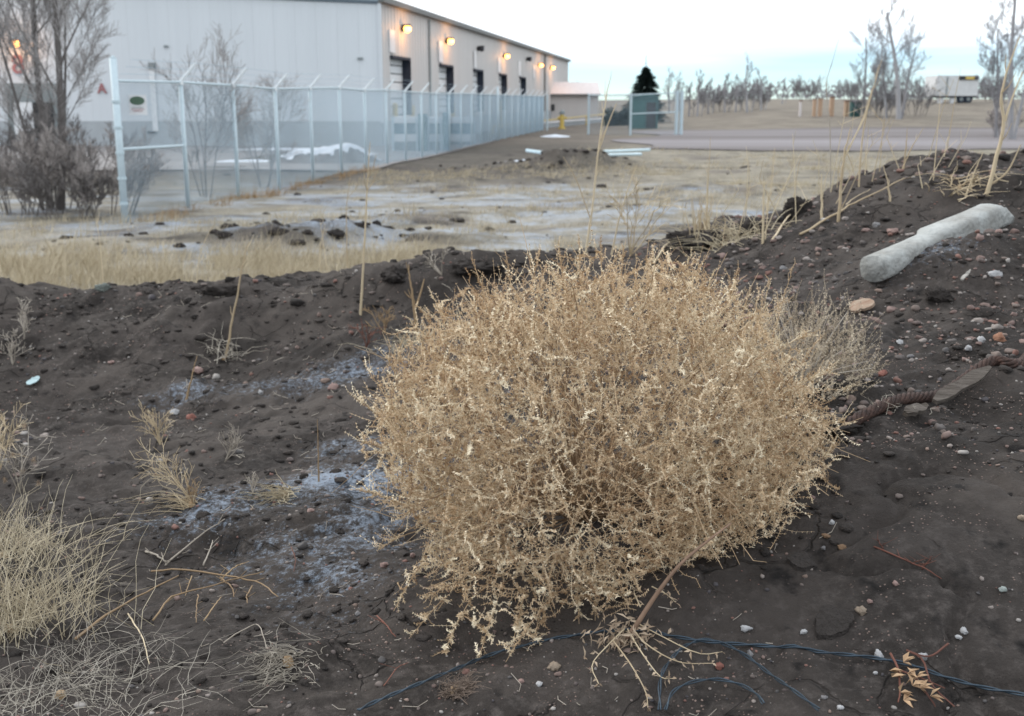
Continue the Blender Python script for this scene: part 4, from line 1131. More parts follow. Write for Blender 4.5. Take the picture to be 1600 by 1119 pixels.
# ------------------------------------------------------------------ stones, gravel and clods
def ico():
    p = (1 + 5 ** .5) / 2
    v = [(-1, p, 0), (1, p, 0), (-1, -p, 0), (1, -p, 0), (0, -1, p), (0, 1, p), (0, -1, -p), (0, 1, -p), (p, 0, -1), (p, 0, 1), (-p, 0, -1), (-p, 0, 1)]
    f = [(0, 11, 5), (0, 5, 1), (0, 1, 7), (0, 7, 10), (0, 10, 11), (1, 5, 9), (5, 11, 4), (11, 10, 2), (10, 7, 6), (7, 1, 8), (3, 9, 4), (3, 4, 2), (3, 2, 6), (3, 6, 8), (3, 8, 9), (4, 9, 5), (2, 4, 11), (6, 2, 10), (8, 6, 7), (9, 8, 1)]
    return norm(np.array(v, float)), np.array(f)
def subdiv(V, F):
    V = list(map(tuple, V)); c = {}; F2 = []
    def mid(a, b_):
        k = (min(a, b_), max(a, b_))
        if k not in c:
            q = (np.array(V[a]) + np.array(V[b_])); q = q / np.linalg.norm(q); c[k] = len(V); V.append(tuple(q))
        return c[k]
    for a, b_, d in F:
        x, y, z = mid(a, b_), mid(b_, d), mid(d, a); F2 += [(a, x, z), (b_, y, x), (d, z, y), (x, y, z)]
    return np.array(V), np.array(F2)
I0 = ico(); I1 = subdiv(*I0); I2 = subdiv(*I1)
def rock(seed, lvl=I2, rough_=.55):
    r = np.random.default_rng(seed); V = lvl[0].copy()
    for k in range(7):                       # chipped flats
        n_ = norm(r.normal(size=(1, 3)))[0]; c = r.uniform(.55, .85); dd = V @ n_
        V = V - np.outer(np.clip(dd - c, 0, 1), n_)
    V = V * (1 + rough_ * .2 * r.normal(size=(len(V), 1))) * r.uniform(.72, 1.2, 3)
    return V, lvl[1]
def scatter_rocks(name, label, n, smin, smax, m_, region, pw=1.0, lvl=I0, sink=.25, flat=.7, cat='gravel', mask=None, power=3.0):
    x0, x1, y0, y1 = region
    yv = y0 * (y1 / y0) ** (rng.random(n * 3)); xv = rng.uniform(x0, x1, n * 3)
    keep = (np.abs(xv - .05) < .58 * yv + .25)
    if mask is not None: keep &= mask(xv, yv)
    xv, yv = xv[keep][:n], yv[keep][:n]; n = len(xv)
    sz = smin + (smax - smin) * rng.random(n) ** power
    sz = sz * (.55 + .45 * yv / 3)
    zv = H(xv, yv)
    protos = [rock(900 + k, lvl)[0] for k in range(8)]
    Vv = np.stack([protos[k % 8] for k in range(n)])
    ang = rng.random(n) * 6.283; c, s_ = np.cos(ang), np.sin(ang)
    sc = sz[:, None] * rng.uniform(.65, 1.15, (n, 3)); sc[:, 2] *= flat
    Vv = Vv * sc[:, None, :]
    X = Vv[:, :, 0] * c[:, None] - Vv[:, :, 1] * s_[:, None]; Y_ = Vv[:, :, 0] * s_[:, None] + Vv[:, :, 1] * c[:, None]
    Vv = np.stack([X + xv[:, None], Y_ + yv[:, None], Vv[:, :, 2] + (zv + sc[:, 2] * (1 - 2 * sink))[:, None]], -1)
    k = Vv.shape[1]
    F = (lvl[1][None] + (np.arange(n) * k)[:, None, None]).reshape(-1, 3)
    me = np_mesh(name, Vv.reshape(-1, 3), F, m_, {'var': np.repeat(rng.random(n), k)}, smooth=False)
    o = link(name, me); tag(o, label, cat, kind='stuff')
def ramp_mat(name, cols, rough=.8, bump=0):
    m = bpy.data.materials.new(name); m.use_nodes = True; t_ = m.node_tree; b_ = t_.nodes['Principled BSDF']; b_.inputs['Roughness'].default_value = rough; b_.inputs['Specular IOR Level'].default_value = .25
    a_ = t_.nodes.new('ShaderNodeAttribute'); a_.attribute_name = 'var'; r_ = t_.nodes.new('ShaderNodeValToRGB'); r_.color_ramp.interpolation = 'CONSTANT'
    els = r_.color_ramp.elements
    while len(els) < len(cols): els.new(.5)
    for i, c in enumerate(cols): els[i].position = i / len(cols); els[i].color = (*c, 1)
    n_ = t_.nodes.new('ShaderNodeTexNoise'); n_.inputs['Scale'].default_value = 60; n_.inputs['Detail'].default_value = 4
    tc_ = t_.nodes.new('ShaderNodeTexCoord'); t_.links.new(tc_.outputs['Object'], n_.inputs[0])
    mx_ = t_.nodes.new('ShaderNodeMix'); mx_.data_type = 'RGBA'; mx_.blend_type = 'MULTIPLY'; mx_.inputs[0].default_value = .8
    rr = t_.nodes.new('ShaderNodeMapRange'); rr.inputs['From Min'].default_value = .3; rr.inputs['From Max'].default_value = .7; rr.inputs['To Min'].default_value = .55; rr.inputs['To Max'].default_value = 1.1
    t_.links.new(n_.outputs['Fac'], rr.inputs[0]); t_.links.new(a_.outputs['Fac'], r_.inputs[0]); t_.links.new(r_.outputs[0], mx_.inputs[6]); t_.links.new(rr.outputs[0], mx_.inputs[7]); t_.links.new(mx_.outputs[2], b_.inputs['Base Color'])
    return m
M['gravel'] = ramp_mat('mixed_gravel', [(.11, .09, .085), (.18, .13, .115), (.08, .075, .075), (.22, .19, .175), (.19, .105, .088), (.14, .115, .105), (.29, .27, .255), (.065, .06, .065), (.21, .155, .13)])
soil_clod = mat('soil_clod', (.052, .044, .040), (.019, .016, .0148), scale=40, rough=.95, bump=.8, bscale=140, attr=True)
REG = (-3.6, 4.0, 1.55, 6.6)
rightish = lambda x, y: (vnoise(x * 1.3, y * 1.3, 77) + .18 * vnoise(x * 5, y * 5, 79) + .2 * sstep(.3, 1.2, x) * sstep(2.4, 2.8, y) > .58)
scatter_rocks('gravel', 'small mixed pink and grey gravel strewn over the dark soil', 9000, .0022, .0085, M['gravel'], REG, mask=rightish, sink=.38)
scatter_rocks('fine_gravel', 'coarse gravel scattered on the mound and trench', 1300, .005, .018, M['gravel'], REG, lvl=I1, power=4.5, sink=.36, mask=lambda x, y: vnoise(x * 1.9 + 4, y * 1.9, 80) > .42)
M['pinkgravel'] = ramp_mat('pink_gravel', [(.16, .112, .10), (.125, .098, .09), (.21, .148, .133), (.25, .22, .205), (.10, .088, .084), (.18, .10, .083), (.17, .135, .12)])
scatter_rocks('mound_gravel', 'pinkish gravel exposed on the face of the right mound', 1500, .005, .019, M['pinkgravel'], (.7, 4.2, 2.6, 6.4), lvl=I1, power=2.6, sink=.36, mask=lambda x, y: vnoise(x * 2.1, y * 2.1, 83) > .36)
scatter_rocks('soil_clods', 'crumbly dark soil clods lying all over the mound', 3800, .004, .022, soil_clod, REG, lvl=I1, sink=.42, cat='soil', power=3.5, flat=.55, mask=lambda x, y: (vnoise(x * 1.1 + 9, y * 1.1, 78) > .38) & ~((x > .45) & (y < 2.3) & (vnoise(x * 3, y * 3, 5) > .35)))
scatter_rocks('edge_clods', 'dark soil lumps along the broken edge of the berm', 420, .008, .034, soil_clod, (-3.6, 4.2, 5.6, 6.7), lvl=I1, sink=.5, cat='soil', power=3.5, flat=.5)

WHITE, PINK, TAN, GRN, RED, GRY, BRN = (.40, .40, .41), (.28, .19, .17), (.27, .215, .165), (.30, .335, .32), (.22, .09, .07), (.19, .185, .19), (.20, .125, .075)
STN = {}
def stone_mat(c):
    if c not in STN: STN[c] = mat('stone_%d' % len(STN), c, tuple(x * .62 for x in c), scale=45, rough=.75, bump=.4, bscale=150)
    return STN[c]
STONES = [
    (1167, 984, 17, WHITE, 'round white pebble just above the dark wire, left of its twin'), (1256, 990, 15, WHITE, 'round white pebble above the dark wire beside the crusted soil plate'),
    (1172, 1023, 15, GRY, 'grey pebble sitting right under the dark wire near the loop'), (1123, 1043, 14, RED, 'small red stone inside the wire loop'), (1345, 957, 22, TAN, 'largest tan stone on the bare slab at lower right'),
    (1359, 942, 14, PINK, 'pink stone touching the largest tan stone'), (1372, 1027, 24, WHITE, 'lumpy white stone resting on the wire, left of a similar one'), (1443, 1028, 20, WHITE, 'angular white stone right of the wire by the dried pods'),
    (1506, 988, 19, WHITE, 'white stone chip beside a flat white sliver'), (1499, 998, 13, WHITE, 'flat white sliver below the white chip'), (1567, 923, 15, GRN, 'pale green stone near right picture edge'), (1596, 811, 13, TAN, 'tan stone cut by the right picture edge'),
    (1300, 818, 13, WHITE, 'white chip on soil just right of the tumbleweed'), (1290, 839, 13, BRN, 'round brown pebble right of tumbleweed below white chip'), (1315, 857, 14, BRN, 'orange brown pebble right of two smaller ones'), (1286, 858, 11, GRY, 'pale grey pebble left of the orange brown one'),
    (1269, 779, 12, PINK, 'pink pebble at right edge of the tumbleweed'), (1399, 913, 11, PINK, 'small pink pebble below the reddish vine'), (1367, 1053, 10, WHITE, 'small bluish white pebble below the wire'), (1288, 1091, 12, GRY, 'grey pebble at bottom right of the wire loop'), (1313, 1107, 13, WHITE, 'white pebble near bottom picture edge'),
    (866, 1044, 24, TAN, 'flat tan stone below the tumbleweed next to the wire'), (843, 1071, 12, WHITE, 'white pebble below the flat tan stone'), (815, 1066, 11, PINK, 'pink pebble left of the white one below the tumbleweed'), (521, 608, 20, PINK, 'smooth pale stone in the trench left of the tumbleweed'), (407, 615, 10, WHITE, 'small white stone in the trench'),
    (309, 582, 17, PINK, 'pinkish stone beside the short orange stub on the bank'), (273, 646, 14, WHITE, 'white stone in the trench right of the pale bent weed'), (300, 654, 15, RED, 'reddish stone in the trench beside the white one'), (174, 567, 11, PINK, 'small pink pebble on the dark bank at left'),
    (1562, 531, 22, (.33, .17, .11), 'orange brown stone on the right mound'), (1533, 533, 17, WHITE, 'white stone left of the orange brown one'), (1513, 547, 14, WHITE, 'pale stone below and left of the white one on right mound'), (1406, 537, 13, WHITE, 'white pebble on gravel above the rusty cable'), (1422, 559, 13, GRY, 'grey pebble above the rusty cable'),
    (1560, 364, 16, PINK, 'pink stone just below the concrete piece'), (1554, 431, 18, WHITE, 'white stone on the soil below the concrete piece'), (1395, 364, 18, PINK, 'pink stone on the mound above the concrete piece'), (1369, 354, 13, GRY, 'small grey pink stone above left of the concrete'), (1380, 586, 14, RED, 'orange red pebble between grey weed and cable'),
    (1224, 422, 13, GRY, 'flat grey stone behind the tumbleweed on the mound'), (1290, 345, 12, WHITE, 'pale pebble by the leaning dry stems'), (645, 870, 12, PINK, 'pink stone at left foot of the tumbleweed'), (560, 960, 11, GRY, 'grey pebble on frosty gravel left of the tumbleweed'), (485, 800, 12, PINK, 'pinkish pebble in the frost patch'), (600, 885, 13, PINK, 'rosy stone beside the frost left of tumbleweed'),
]
sh_hits = hit_many([(a, b_) for a, b_, *_ in STONES])
for i, ((px, py, d_, c_, lb), p) in enumerate(zip(STONES, sh_hits)):
    V, F = rock(40 + i); r_ = d_ / 2 / ppm(p.y) * 1.12
    V = V * np.array([1, random.uniform(.75, 1.0), random.uniform(.6, .8)]) * r_
    a = random.random() * 6.28; R_ = np.array([[math.cos(a), -math.sin(a), 0], [math.sin(a), math.cos(a), 0], [0, 0, 1]])
    me = np_mesh('stone', V @ R_.T, F, stone_mat(c_), smooth=True)
    o = link('stone', me); o.location = (p.x, p.y, p.z + r_ * .25); tag(o, lb, 'stone', 'loose stones on the soil')
BOUL = [(1248, 322, 54, 34, 'rounded dark soil boulder on the skyline of the right mound'), (1465, 455, 56, 36, 'angular dark soil chunk below the concrete piece'), (1292, 655, 92, 34, 'long dark soil block between tumbleweed and rusty cable'), (160, 448, 28, 17, 'greenish grey rock on the berm edge at left'), (1090, 365, 80, 40, 'dark overhanging soil lump behind the tumbleweed'), (1180, 355, 50, 26, 'dark soil lump beside the tangled pale stems'), (620, 425, 60, 26, 'dark soil lump on the berm edge left of tumbleweed'), (745, 412, 70, 24, 'broad dark soil lump on berm edge above tumbleweed'), (345, 452, 50, 20, 'dark pebbly soil lump on berm edge at left')]
for i, ((px, py, w_, h_, lb), p) in enumerate(zip(BOUL, hit_many([(a, b_ + c_ * .3) for a, b_, _, c_, _ in BOUL]))):
    V, F = rock(300 + i, subdiv(*I2)); q = ppm(p.y)
    nzv = fbm(V[:, 0] * 3 + i, V[:, 1] * 3 + V[:, 2] * 2.3, 90 + i, 3)
    V = V * (1 + .22 * nzv)[:, None] * np.array([w_ / 2 / q, w_ / 2.6 / q, h_ / 2 / q])
    o = link('soil_boulder', np_mesh('soil_boulder', V, F, soil_clod if i != 3 else stone_mat((.16, .18, .165)), {'var': np.full(len(V), .5)}, smooth=True)); o.location = (p.x, p.y, p.z + h_ * .12 / q); tag(o, lb, 'soil lump' if i != 3 else 'rock')
# crusted plate of soil at lower right
PLT = [(1300, 975, 62, 'thin crusted soil plate lifting beside the white pebble'), (1255, 880, 46, 'cracked soil plate right of the tumbleweed')]
for i, ((px, py, w_, lb), p) in enumerate(zip(PLT, hit_many([(a, b_) for a, b_, _, _ in PLT]))):
    n = 26; V = []; q = w_ / 2 / ppm(p.y)
    for k in range(n):
        a = 6.283 * k / n; rr = q * (1 + .35 * float(fbm(np.array([math.cos(a) * 1.6 + i * 4]), np.array([math.sin(a) * 1.6]), 95, 3)[0]))
        V.append((p.x + math.cos(a) * rr, p.y + math.sin(a) * rr * 1.1, 0))
    top = [(x, y, Hs(x, y) + .010) for x, y, _ in V]; bot = [(x, y, Hs(x, y) - .004) for x, y, _ in V]
    m = MB(); m.add(top + bot + [(p.x, p.y, Hs(p.x, p.y) + .013)], [(k, (k + 1) % n, 2 * n) for k in range(n)] + [(k, k + n, (k + 1) % n + n, (k + 1) % n) for k in range(n)])
    tag(m.build('soil_plate', soil_clod), lb, 'soil plate')

# ------------------------------------------------------------------ concrete piece
cA, cB = hit(1362, 448), hit(1562, 356); cA.z += .066; cB.z += .060
cm = mat('old_concrete', (.37, .385, .38), (.22, .218, .205), scale=7, rough=.9, bump=.7, bscale=40)
N_, K_ = 42, 28
ax_ = (cB - cA); side = ax_.cross(Vector((0, 0, 1))).normalized(); upv = side.cross(ax_).normalized()
V = []
for i in range(N_):
    u = i / (N_ - 1); c = cA.lerp(cB, u)
    R_ = .051 if u < .40 else .056
    lift = 0.0 if u < .40 else .008
    cut = .10 * max(0, u - .88) / .12
    for k in range(K_):
        a = 6.283 * k / K_
        sq = 1 / max(abs(math.cos(a)), abs(math.sin(a))) ** (.45 if u < .40 else .75)
        rr = R_ * sq * (1 + .06 * float(fbm(np.array([math.cos(a) * 2 + u * 6]), np.array([math.sin(a) * 2 + u * 3]), 120, 3)[0]))
        V.append(c + side * math.cos(a) * rr * 1.05 + upv * (min(math.sin(a) * rr * .95 + lift, .085 - cut)) - ax_.normalized() * (.004 * math.sin(3 * a) if i == 0 else 0))
V.append(cA + ax_.normalized() * .006); V.append(cB)
F = []
for i in range(N_ - 1):
    for k in range(K_):
        k2 = (k + 1) % K_; F += [(i * K_ + k, i * K_ + k2, (i + 1) * K_ + k2), (i * K_ + k, (i + 1) * K_ + k2, (i + 1) * K_ + k)]
for k in range(K_): F += [(N_ * K_, (k + 1) % K_, k), (N_ * K_ + 1, (N_ - 1) * K_ + k, (N_ - 1) * K_ + (k + 1) % K_)]
o = link('concrete_piece', np_mesh('concrete_piece', np.array(V), np.array(F), cm, smooth=False)); tag(o, 'broken pale concrete post piece half buried in the right mound', 'concrete')
# bark / board shards
wood = mat('weathered_wood', (.12, .103, .09), (.055, .045, .037), scale=7, rough=.9, bump=.6, bscale=30, aspect=(1, 8, 8))
def plank(px0, py0, px1, py1, wpx, lb, m_, thick=.012, lift=.02, name='wood_plank'):
    a, c = hit_many([(px0, py0), (px1, py1)]); a.z += lift; c.z += lift
    d_ = c - a; L_ = d_.length; d_.normalize(); sd_ = d_.cross(Vector((0, -.5, 1))).normalized(); up_ = sd_.cross(d_)
    W_ = wpx / 2 / ppm(a.y); n = 9; m = MB(); vs = []
    for k in range(n):
        u = k / (n - 1); ww = W_ * (1 - .75 * max(0, u - .8) / .2) * (1 - .6 * max(0, .15 - u) / .15) * random.uniform(.85, 1.1); c_ = a + d_ * L_ * u + up_ * random.gauss(0, .003)
        vs += [c_ - sd_ * ww, c_ + sd_ * ww, c_ + sd_ * ww + up_ * thick, c_ - sd_ * ww + up_ * thick]
    fs = [(0, 1, 2, 3), tuple(4 * (n - 1) + q for q in (3, 2, 1, 0))]
    for k in range(n - 1):
        for q in range(4): fs.append((4 * k + q, 4 * k + 4 + q, 4 * k + 4 + (q + 1) % 4, 4 * k + (q + 1) % 4))
    m.add(vs, fs); o = m.build(name, m_); tag(o, lb, 'wood')
plank(1458, 642, 1545, 588, 22, 'weathered grey plank lying under the rusty cable', wood)
plank(1412, 662, 1445, 648, 20, 'grey wood scrap half buried below the rusty cable', wood)
plank(1328, 494, 1366, 482, 24, 'brown splintered bark shard on the mound below the concrete', mat('brown_bark_shard', (.20, .11, .07), (.34, .28, .22), scale=12, rough=.9, aspect=(1, 6, 1)), name='bark_shard')
plank(1500, 447, 1515, 432, 5, 'small pale bone like stick beside the dark soil chunk', stone_mat((.42, .40, .37)), .006, name='stick')
plank(45, 606, 60, 592, 15, 'small pale blue plastic scrap on the bank at left', mat('blue_plastic', (.30, .42, .45), rough=.5), .003, .012, 'plastic_scrap')

# ------------------------------------------------------------------ rusty cable and dark wires
rust = mat('rusty_steel', (.075, .042, .033), (.024, .016, .014), scale=60, rough=.7, metal=.2, bump=.4, bscale=200)
def spline(P, n):
    P = [Vector(p) for p in P]; P = [P[0] * 2 - P[1]] + P + [P[-1] * 2 - P[-2]]; out_ = []
    m_ = len(P) - 3
    for k in range(n + 1):
        t_ = k / n * m_; i = min(m_ - 1, int(t_)); f = t_ - i; p0, p1, p2, p3 = P[i:i + 4]
        out_.append(.5 * ((2 * p1) + (p2 - p0) * f + (2 * p0 - 5 * p1 + 4 * p2 - p3) * f * f + (3 * p1 - p0 - 3 * p2 + p3) * f ** 3))
    return out_
cab = [(1318, 682, 2.68), (1345, 672, 2.72), (1400, 655, 2.80), (1470, 627, 2.90), (1545, 592, 3.0), (1578, 588, 2.98), (1604, 560, 3.05), (1650, 500, 3.3)]
cpts = []
for a, b_, c_ in cab:
    p = at(a, b_, c_); p.z = max(p.z, Hs(p.x, p.y) + .012); cpts.append(p)
cpts = spline(cpts, 150)
ce = empty('wire_rope', cpts[0]); tag(ce, 'rusty twisted wire rope cable emerging beside the tumbleweed on the right', 'cable')
for sidx in range(6):
    m = MB(); pl = []; dist = 0
    for k, p in enumerate(cpts):
        t_ = (cpts[min(k + 1, 150)] - cpts[max(k - 1, 0)]).normalized(); s1 = t_.cross(Vector((0, 0, 1))).normalized(); s2 = s1.cross(t_)
        if k: dist += (p - cpts[k - 1]).length
        a = sidx * 1.0472 + dist / .115 * 6.283
        pl.append(p + (s1 * math.cos(a) + s2 * math.sin(a)) * (.0104 + .0012 * math.sin(dist * 31 + sidx)))
    m.tube(pl, .0060, 6); m.build('strand', rust, ce, smooth=True)
wirem = mat('dark_steel_wire', (.045, .068, .092), (.025, .038, .052), scale=40, rough=.45, metal=.5, spec=.5)
def wires(lb, pts, lift=.012, r=.0019, tw_=2, gap=.0022, pitch=.10, n=140):
    P = hit_many(pts); P = [p + Vector((0, 0, lift)) for p in P]; P = spline(P, n)
    for p in P: p.z = max(p.z, Hs(p.x, p.y) + .003)
    e = empty('twisted_wire', P[0]); tag(e, lb, 'wire', 'dark wires on the soil')
    for s_ in range(tw_):
        m = MB(); dist = 0; pl = []
        for k, p in enumerate(P):
            t_ = (P[min(k + 1, n)] - P[max(k - 1, 0)]).normalized(); s1 = t_.cross(Vector((0, 0, 1))).normalized(); s2 = s1.cross(t_)
            if k: dist += (p - P[k - 1]).length
            a = s_ * 6.283 / tw_ + dist / pitch * 6.283
            pl.append(p + (s1 * math.cos(a) + s2 * math.sin(a)) * gap)
        m.tube(pl, r, 5); m.build('strand', wirem, e, smooth=True)
wires('long dark twisted wire crossing the soil in front of the tumbleweed', [(560, 1119), (600, 1100), (712, 1054), (760, 1034), (810, 1019), (918, 998), (997, 993), (1051, 1003), (1112, 1012), (1203, 1019), (1300, 1030), (1357, 1036), (1420, 1048), (1475, 1067), (1533, 1083), (1597, 1095), (1640, 1105)])
wires('dark wire arching into a loop below the long wire', [(1030, 1119), (1033, 1065), (1058, 1028), (1082, 1013), (1112, 1009), (1158, 1029), (1203, 1063), (1240, 1089), (1279, 1119)], r=.0016, gap=.0021)
wires('short dark wire curling inside the loop, near bottom edge', [(1039, 1119), (1052, 1090), (1082, 1075), (1121, 1071), (1158, 1080), (1182, 1095), (1192, 1109)], r=.0015, gap=.002, n=80)

# ------------------------------------------------------------------ dry weeds and stalks
def line3(pts, Y=None, lean=0.0):
    """pixels bottom to top; the first is the foot on the ground"""
    p0 = hit(*pts[0]) if Y is None else at(pts[0][0], pts[0][1], Y)
    if Y is not None: p0.z = Hs(p0.x, p0.y) - .02
    out_ = [p0 - Vector((0, 0, .01))]
    for k, (a, b_) in enumerate(pts[1:]): out_.append(at(a, b_, p0.y + lean * (k + 1)))
    return out_
def stalk(lb, pts, rpx, m_='stalk', nt_=4, Y=None, name='dry_stalk', br=(), cat='stalk', group='dry stalks on the mound', tl=.35):
    P = line3(pts, Y); q = ppm(P[0].y); PS = spline(P, 14); r0 = rpx * .42 / q
    e = empty(name, P[0]); tag(e, lb, cat, group)
    m = MB(); m.cur = random.random(); m.tube([p + Vector((random.gauss(0, r0 * .2), random.gauss(0, r0 * .2), 0)) for p in PS], [r0 * (1.05 - .78 * k / 14) for k in range(15)], 6, cap=False); m.build('stem', M[m_], e, smooth=True)
    L_ = sum((PS[k + 1] - PS[k]).length for k in range(14)); tw_ = MB()
    for bpts, br_px in br:
        BP = [at(a, b_, P[0].y) for a, b_ in bpts]; BS = spline(BP, 8); rb_ = br_px / 2 / q; tw_.cur = random.random()
        tw_.tube(BS, [rb_ * (1 - .6 * k / 8) for k in range(9)], 5, cap=False)
    for k in range(nt_):
        i = random.randint(4, 13); d_ = (PS[i + 1] - PS[i]).normalized(); a = random.random() * 6.283
        sd_ = (d_ + Vector((math.cos(a), math.sin(a), random.uniform(-.1, .5))) * .8).normalized(); l_ = L_ * tl * random.uniform(.12, .4)
        tw_.cur = random.random(); tw_.tube([PS[i], PS[i] + sd_ * l_ * .5, PS[i] + (sd_ + d_ * .5) * l_ * .8], [r0 * .4, r0 * .3, r0 * .15], 4, cap=False)
    if tw_.v: o = tw_.build('side_twigs', M[m_], e); tag(o, kind='stuff')
    return e
stalk('tall pale dry stalk rising from the berm left of the tumbleweed', [(563, 492), (568, 400), (573, 310), (578, 222)], 5, nt_=3)
stalk('leaning pale stalk standing on the bank at left', [(353, 556), (366, 485), (380, 410), (388, 378)], 5, nt_=3)
stalk('short golden forked stalk just left of the tumbleweed top', [(652, 524), (646, 470), (641, 440), (638, 413)], 6, 'goldtwig', 3, br=[([(650, 480), (658, 455), (663, 436)], 4), ([(646, 468), (637, 462), (632, 455)], 3)])
stalk('tall yellowish stalk behind the tumbleweed in front of the pipes', [(915, 395), (926, 320), (937, 220), (948, 150), (956, 112)], 4, 'stalk', 5, br=[([(934, 240), (948, 200), (963, 162)], 3), ([(922, 340), (900, 280), (880, 245)], 2)])
stalk('pale thin stalk behind the tumbleweed right of the yellowish one', [(955, 398), (968, 340), (985, 285), (993, 262)], 3, 'stalk', 4)
stalk('short stub stalk by the tangled stems on the right mound', [(1192, 380), (1193, 330), (1194, 283)], 5, nt_=1)
stalk('slim upright stalk right of the short stub', [(1197, 335), (1206, 285), (1210, 232)], 3, nt_=2)
stalk('upright thick pale stalk on the crest left of the concrete', [(1310, 346), (1314, 290), (1320, 238), (1330, 200)], 6, nt_=4, br=[([(1318, 250), (1335, 215), (1352, 180), (1362, 140)], 3), ([(1322, 235), (1330, 255), (1337, 280)], 2)])
stalk('short upright stalk left of the thick pale one', [(1284, 342), (1284, 310), (1283, 272)], 5, nt_=2)
stalk('wavy thin dark stalk standing tall against the sky', [(1298, 300), (1297, 200), (1291, 135), (1301, 95), (1311, 60)], 2.2, 'stalkgrey', 2)
stalk('tall thin stalk reaching towards the leaning bare tree', [(1342, 292), (1346, 230), (1356, 170), (1370, 120), (1378, 92)], 3.4, 'stalk', 3, br=[([(1338, 210), (1350, 180), (1358, 150)], 2)])
stalk('thin stalk on the crest in front of the dirt lot', [(1412, 264), (1416, 225), (1418, 200)], 3, nt_=1)
stalk('slanting thin stalk on the crest, right of its upright neighbour', [(1408, 266), (1424, 232), (1443, 200)], 3, nt_=1)
stalk('short leaning stalk on the mound above the concrete', [(1392, 314), (1387, 285), (1380, 258)], 4, nt_=1)
stalk('thick branching stalk at the right edge above the concrete', [(1541, 303), (1555, 250), (1569, 192), (1563, 155), (1574, 112), (1592, 58)], 8, 'stalk', 4, br=[([(1570, 190), (1582, 152), (1598, 112)], 4), ([(1548, 288), (1574, 268), (1595, 226)], 4), ([(1552, 270), (1560, 280), (1576, 284)], 3)])
stalk('straight leaning stalk left of the thick branching one', [(1508, 308), (1520, 275), (1536, 238)], 4, nt_=1)
stalk('thin brown stick standing in the frost left of the tumbleweed', [(498, 752), (497, 700), (496, 655)], 3.5, 'goldtwig', 0)
stalk('short orange stub of a stem on the bank', [(290, 625), (298, 595), (308, 556)], 5, 'goldtwig', 3)
stalk('small leaning stem at the right field edge', [(1240, 336), (1243, 290), (1252, 240)], 2.5, nt_=2)
stalk('grey slender stalk in the field left of the right mound', [(1104, 378), (1106, 300), (1110, 215)], 2.6, 'stalk', 4)
for i, (pts, lb) in enumerate((([(505, 440), (500, 400), (508, 350)], 'faint short stalk in grass, left of the tall pale stalk'), ([(545, 432), (541, 350), (548, 270)], 'faint upright stalk in grass just left of the tall pale stalk'), ([(520, 436), (508, 400), (500, 345)], 'faint stalk leaning left in the grass behind the berm'), ([(300, 448), (310, 410), (330, 355)], 'blurred stalk leaning right in the grass near the fence'), ([(160, 444), (158, 400), (150, 340)], 'blurred thin stalk in the grass below the fence end post'))):
    stalk(lb, pts, 2.6, 'stalk', 3, Y=8.0)
def lying(lb, lines, m_, name='fallen_stalk', cat='stalk', lift=.015, twigs=0, group=None):
    """lines: [(pixels, width px, lift at end)] stems resting on the soil"""
    e = None; first = True
    for pts, wpx, rise in lines:
        P = hit_many(pts)
        for k, p in enumerate(P): p.z += lift * .6 + .45 * rise * math.sin(math.pi * min(1, k / max(1, len(P) - 1) * .8))
        if e is None: e = empty(name, P[0]); tag(e, lb, cat, group)
        q = ppm(P[0].y); S_ = spline(P, 12); m = MB(); m.cur = random.random(); r0 = wpx * .36 / q
        m.tube([p + Vector((random.gauss(0, r0 * .4), random.gauss(0, r0 * .4), random.gauss(0, r0 * .3))) for p in S_], [r0 * (1 - .5 * k / 12) for k in range(13)], 5, cap=True)
        for k in range(twigs):
            i = random.randint(2, 11); a = random.random() * 6.283; d_ = Vector((math.cos(a), math.sin(a), .5)); l_ = random.uniform(.01, .035)
            m.tube([S_[i], S_[i] + d_ * l_], [r0 * .45, r0 * .2], 4)
        m.build('stem' if first else 'side_stem', M[m_] if isinstance(m_, str) else m_, e, smooth=True); first = False
lying('long pale dry stem lying slanted on the crest of the right mound', [([(1250, 370), (1310, 336), (1345, 318), (1412, 282)], 6, .02), ([(1310, 336), (1330, 318), (1360, 300)], 3, .02)], 'stalk')
lying('thin dry stem leaning below the dark soil boulder', [([(1207, 378), (1235, 340), (1262, 318)], 5, .02)], 'stalk')
lying('golden curved stem leaning on the berm behind the tumbleweed', [([(1022, 412), (1045, 385), (1070, 372), (1100, 362)], 5, .03)], 'stalk')
lying('golden brown forked twigs lying at lower left', [([(238, 897), (290, 900), (370, 915), (410, 925), (434, 944)], 5, .03), ([(240, 975), (270, 945), (320, 935), (375, 918), (412, 905)], 5, .04), ([(300, 905), (295, 925), (290, 940)], 3, .02), ([(345, 908), (362, 925), (366, 940)], 4, .01), ([(395, 920), (386, 940), (387, 950)], 4, .01), ([(320, 975), (335, 955), (346, 940)], 4, .01), ([(310, 935), (308, 955), (307, 980)], 3, .01), ([(345, 912), (366, 900), (381, 890)], 4, .03)], 'goldtwig', 'fallen_twig', 'twig', twigs=3)
lying('thick brown stick lying out of the straw clump', [([(120, 1005), (165, 980), (215, 952), (279, 912)], 8, .05)], 'goldtwig', 'fallen_stick', 'stick')
lying('grey brown twig with pale tips above the golden twigs', [([(258, 888), (300, 862), (330, 842), (352, 824)], 4.5, .05), ([(228, 866), (245, 878), (262, 888)], 6, .02), ([(318, 888), (330, 870), (333, 855)], 4, .04)], 'stalkgrey', 'fallen_twig', 'twig', twigs=3)
lying('pale hooked stem lying near the bottom left', [([(350, 1010), (385, 995), (405, 992), (418, 1024)], 4, .03)], 'stalkgrey')
lying('thin pale stem curving down from the straw clump', [([(200, 965), (213, 990), (225, 1015), (235, 1050)], 4, .03)], 'stalk')
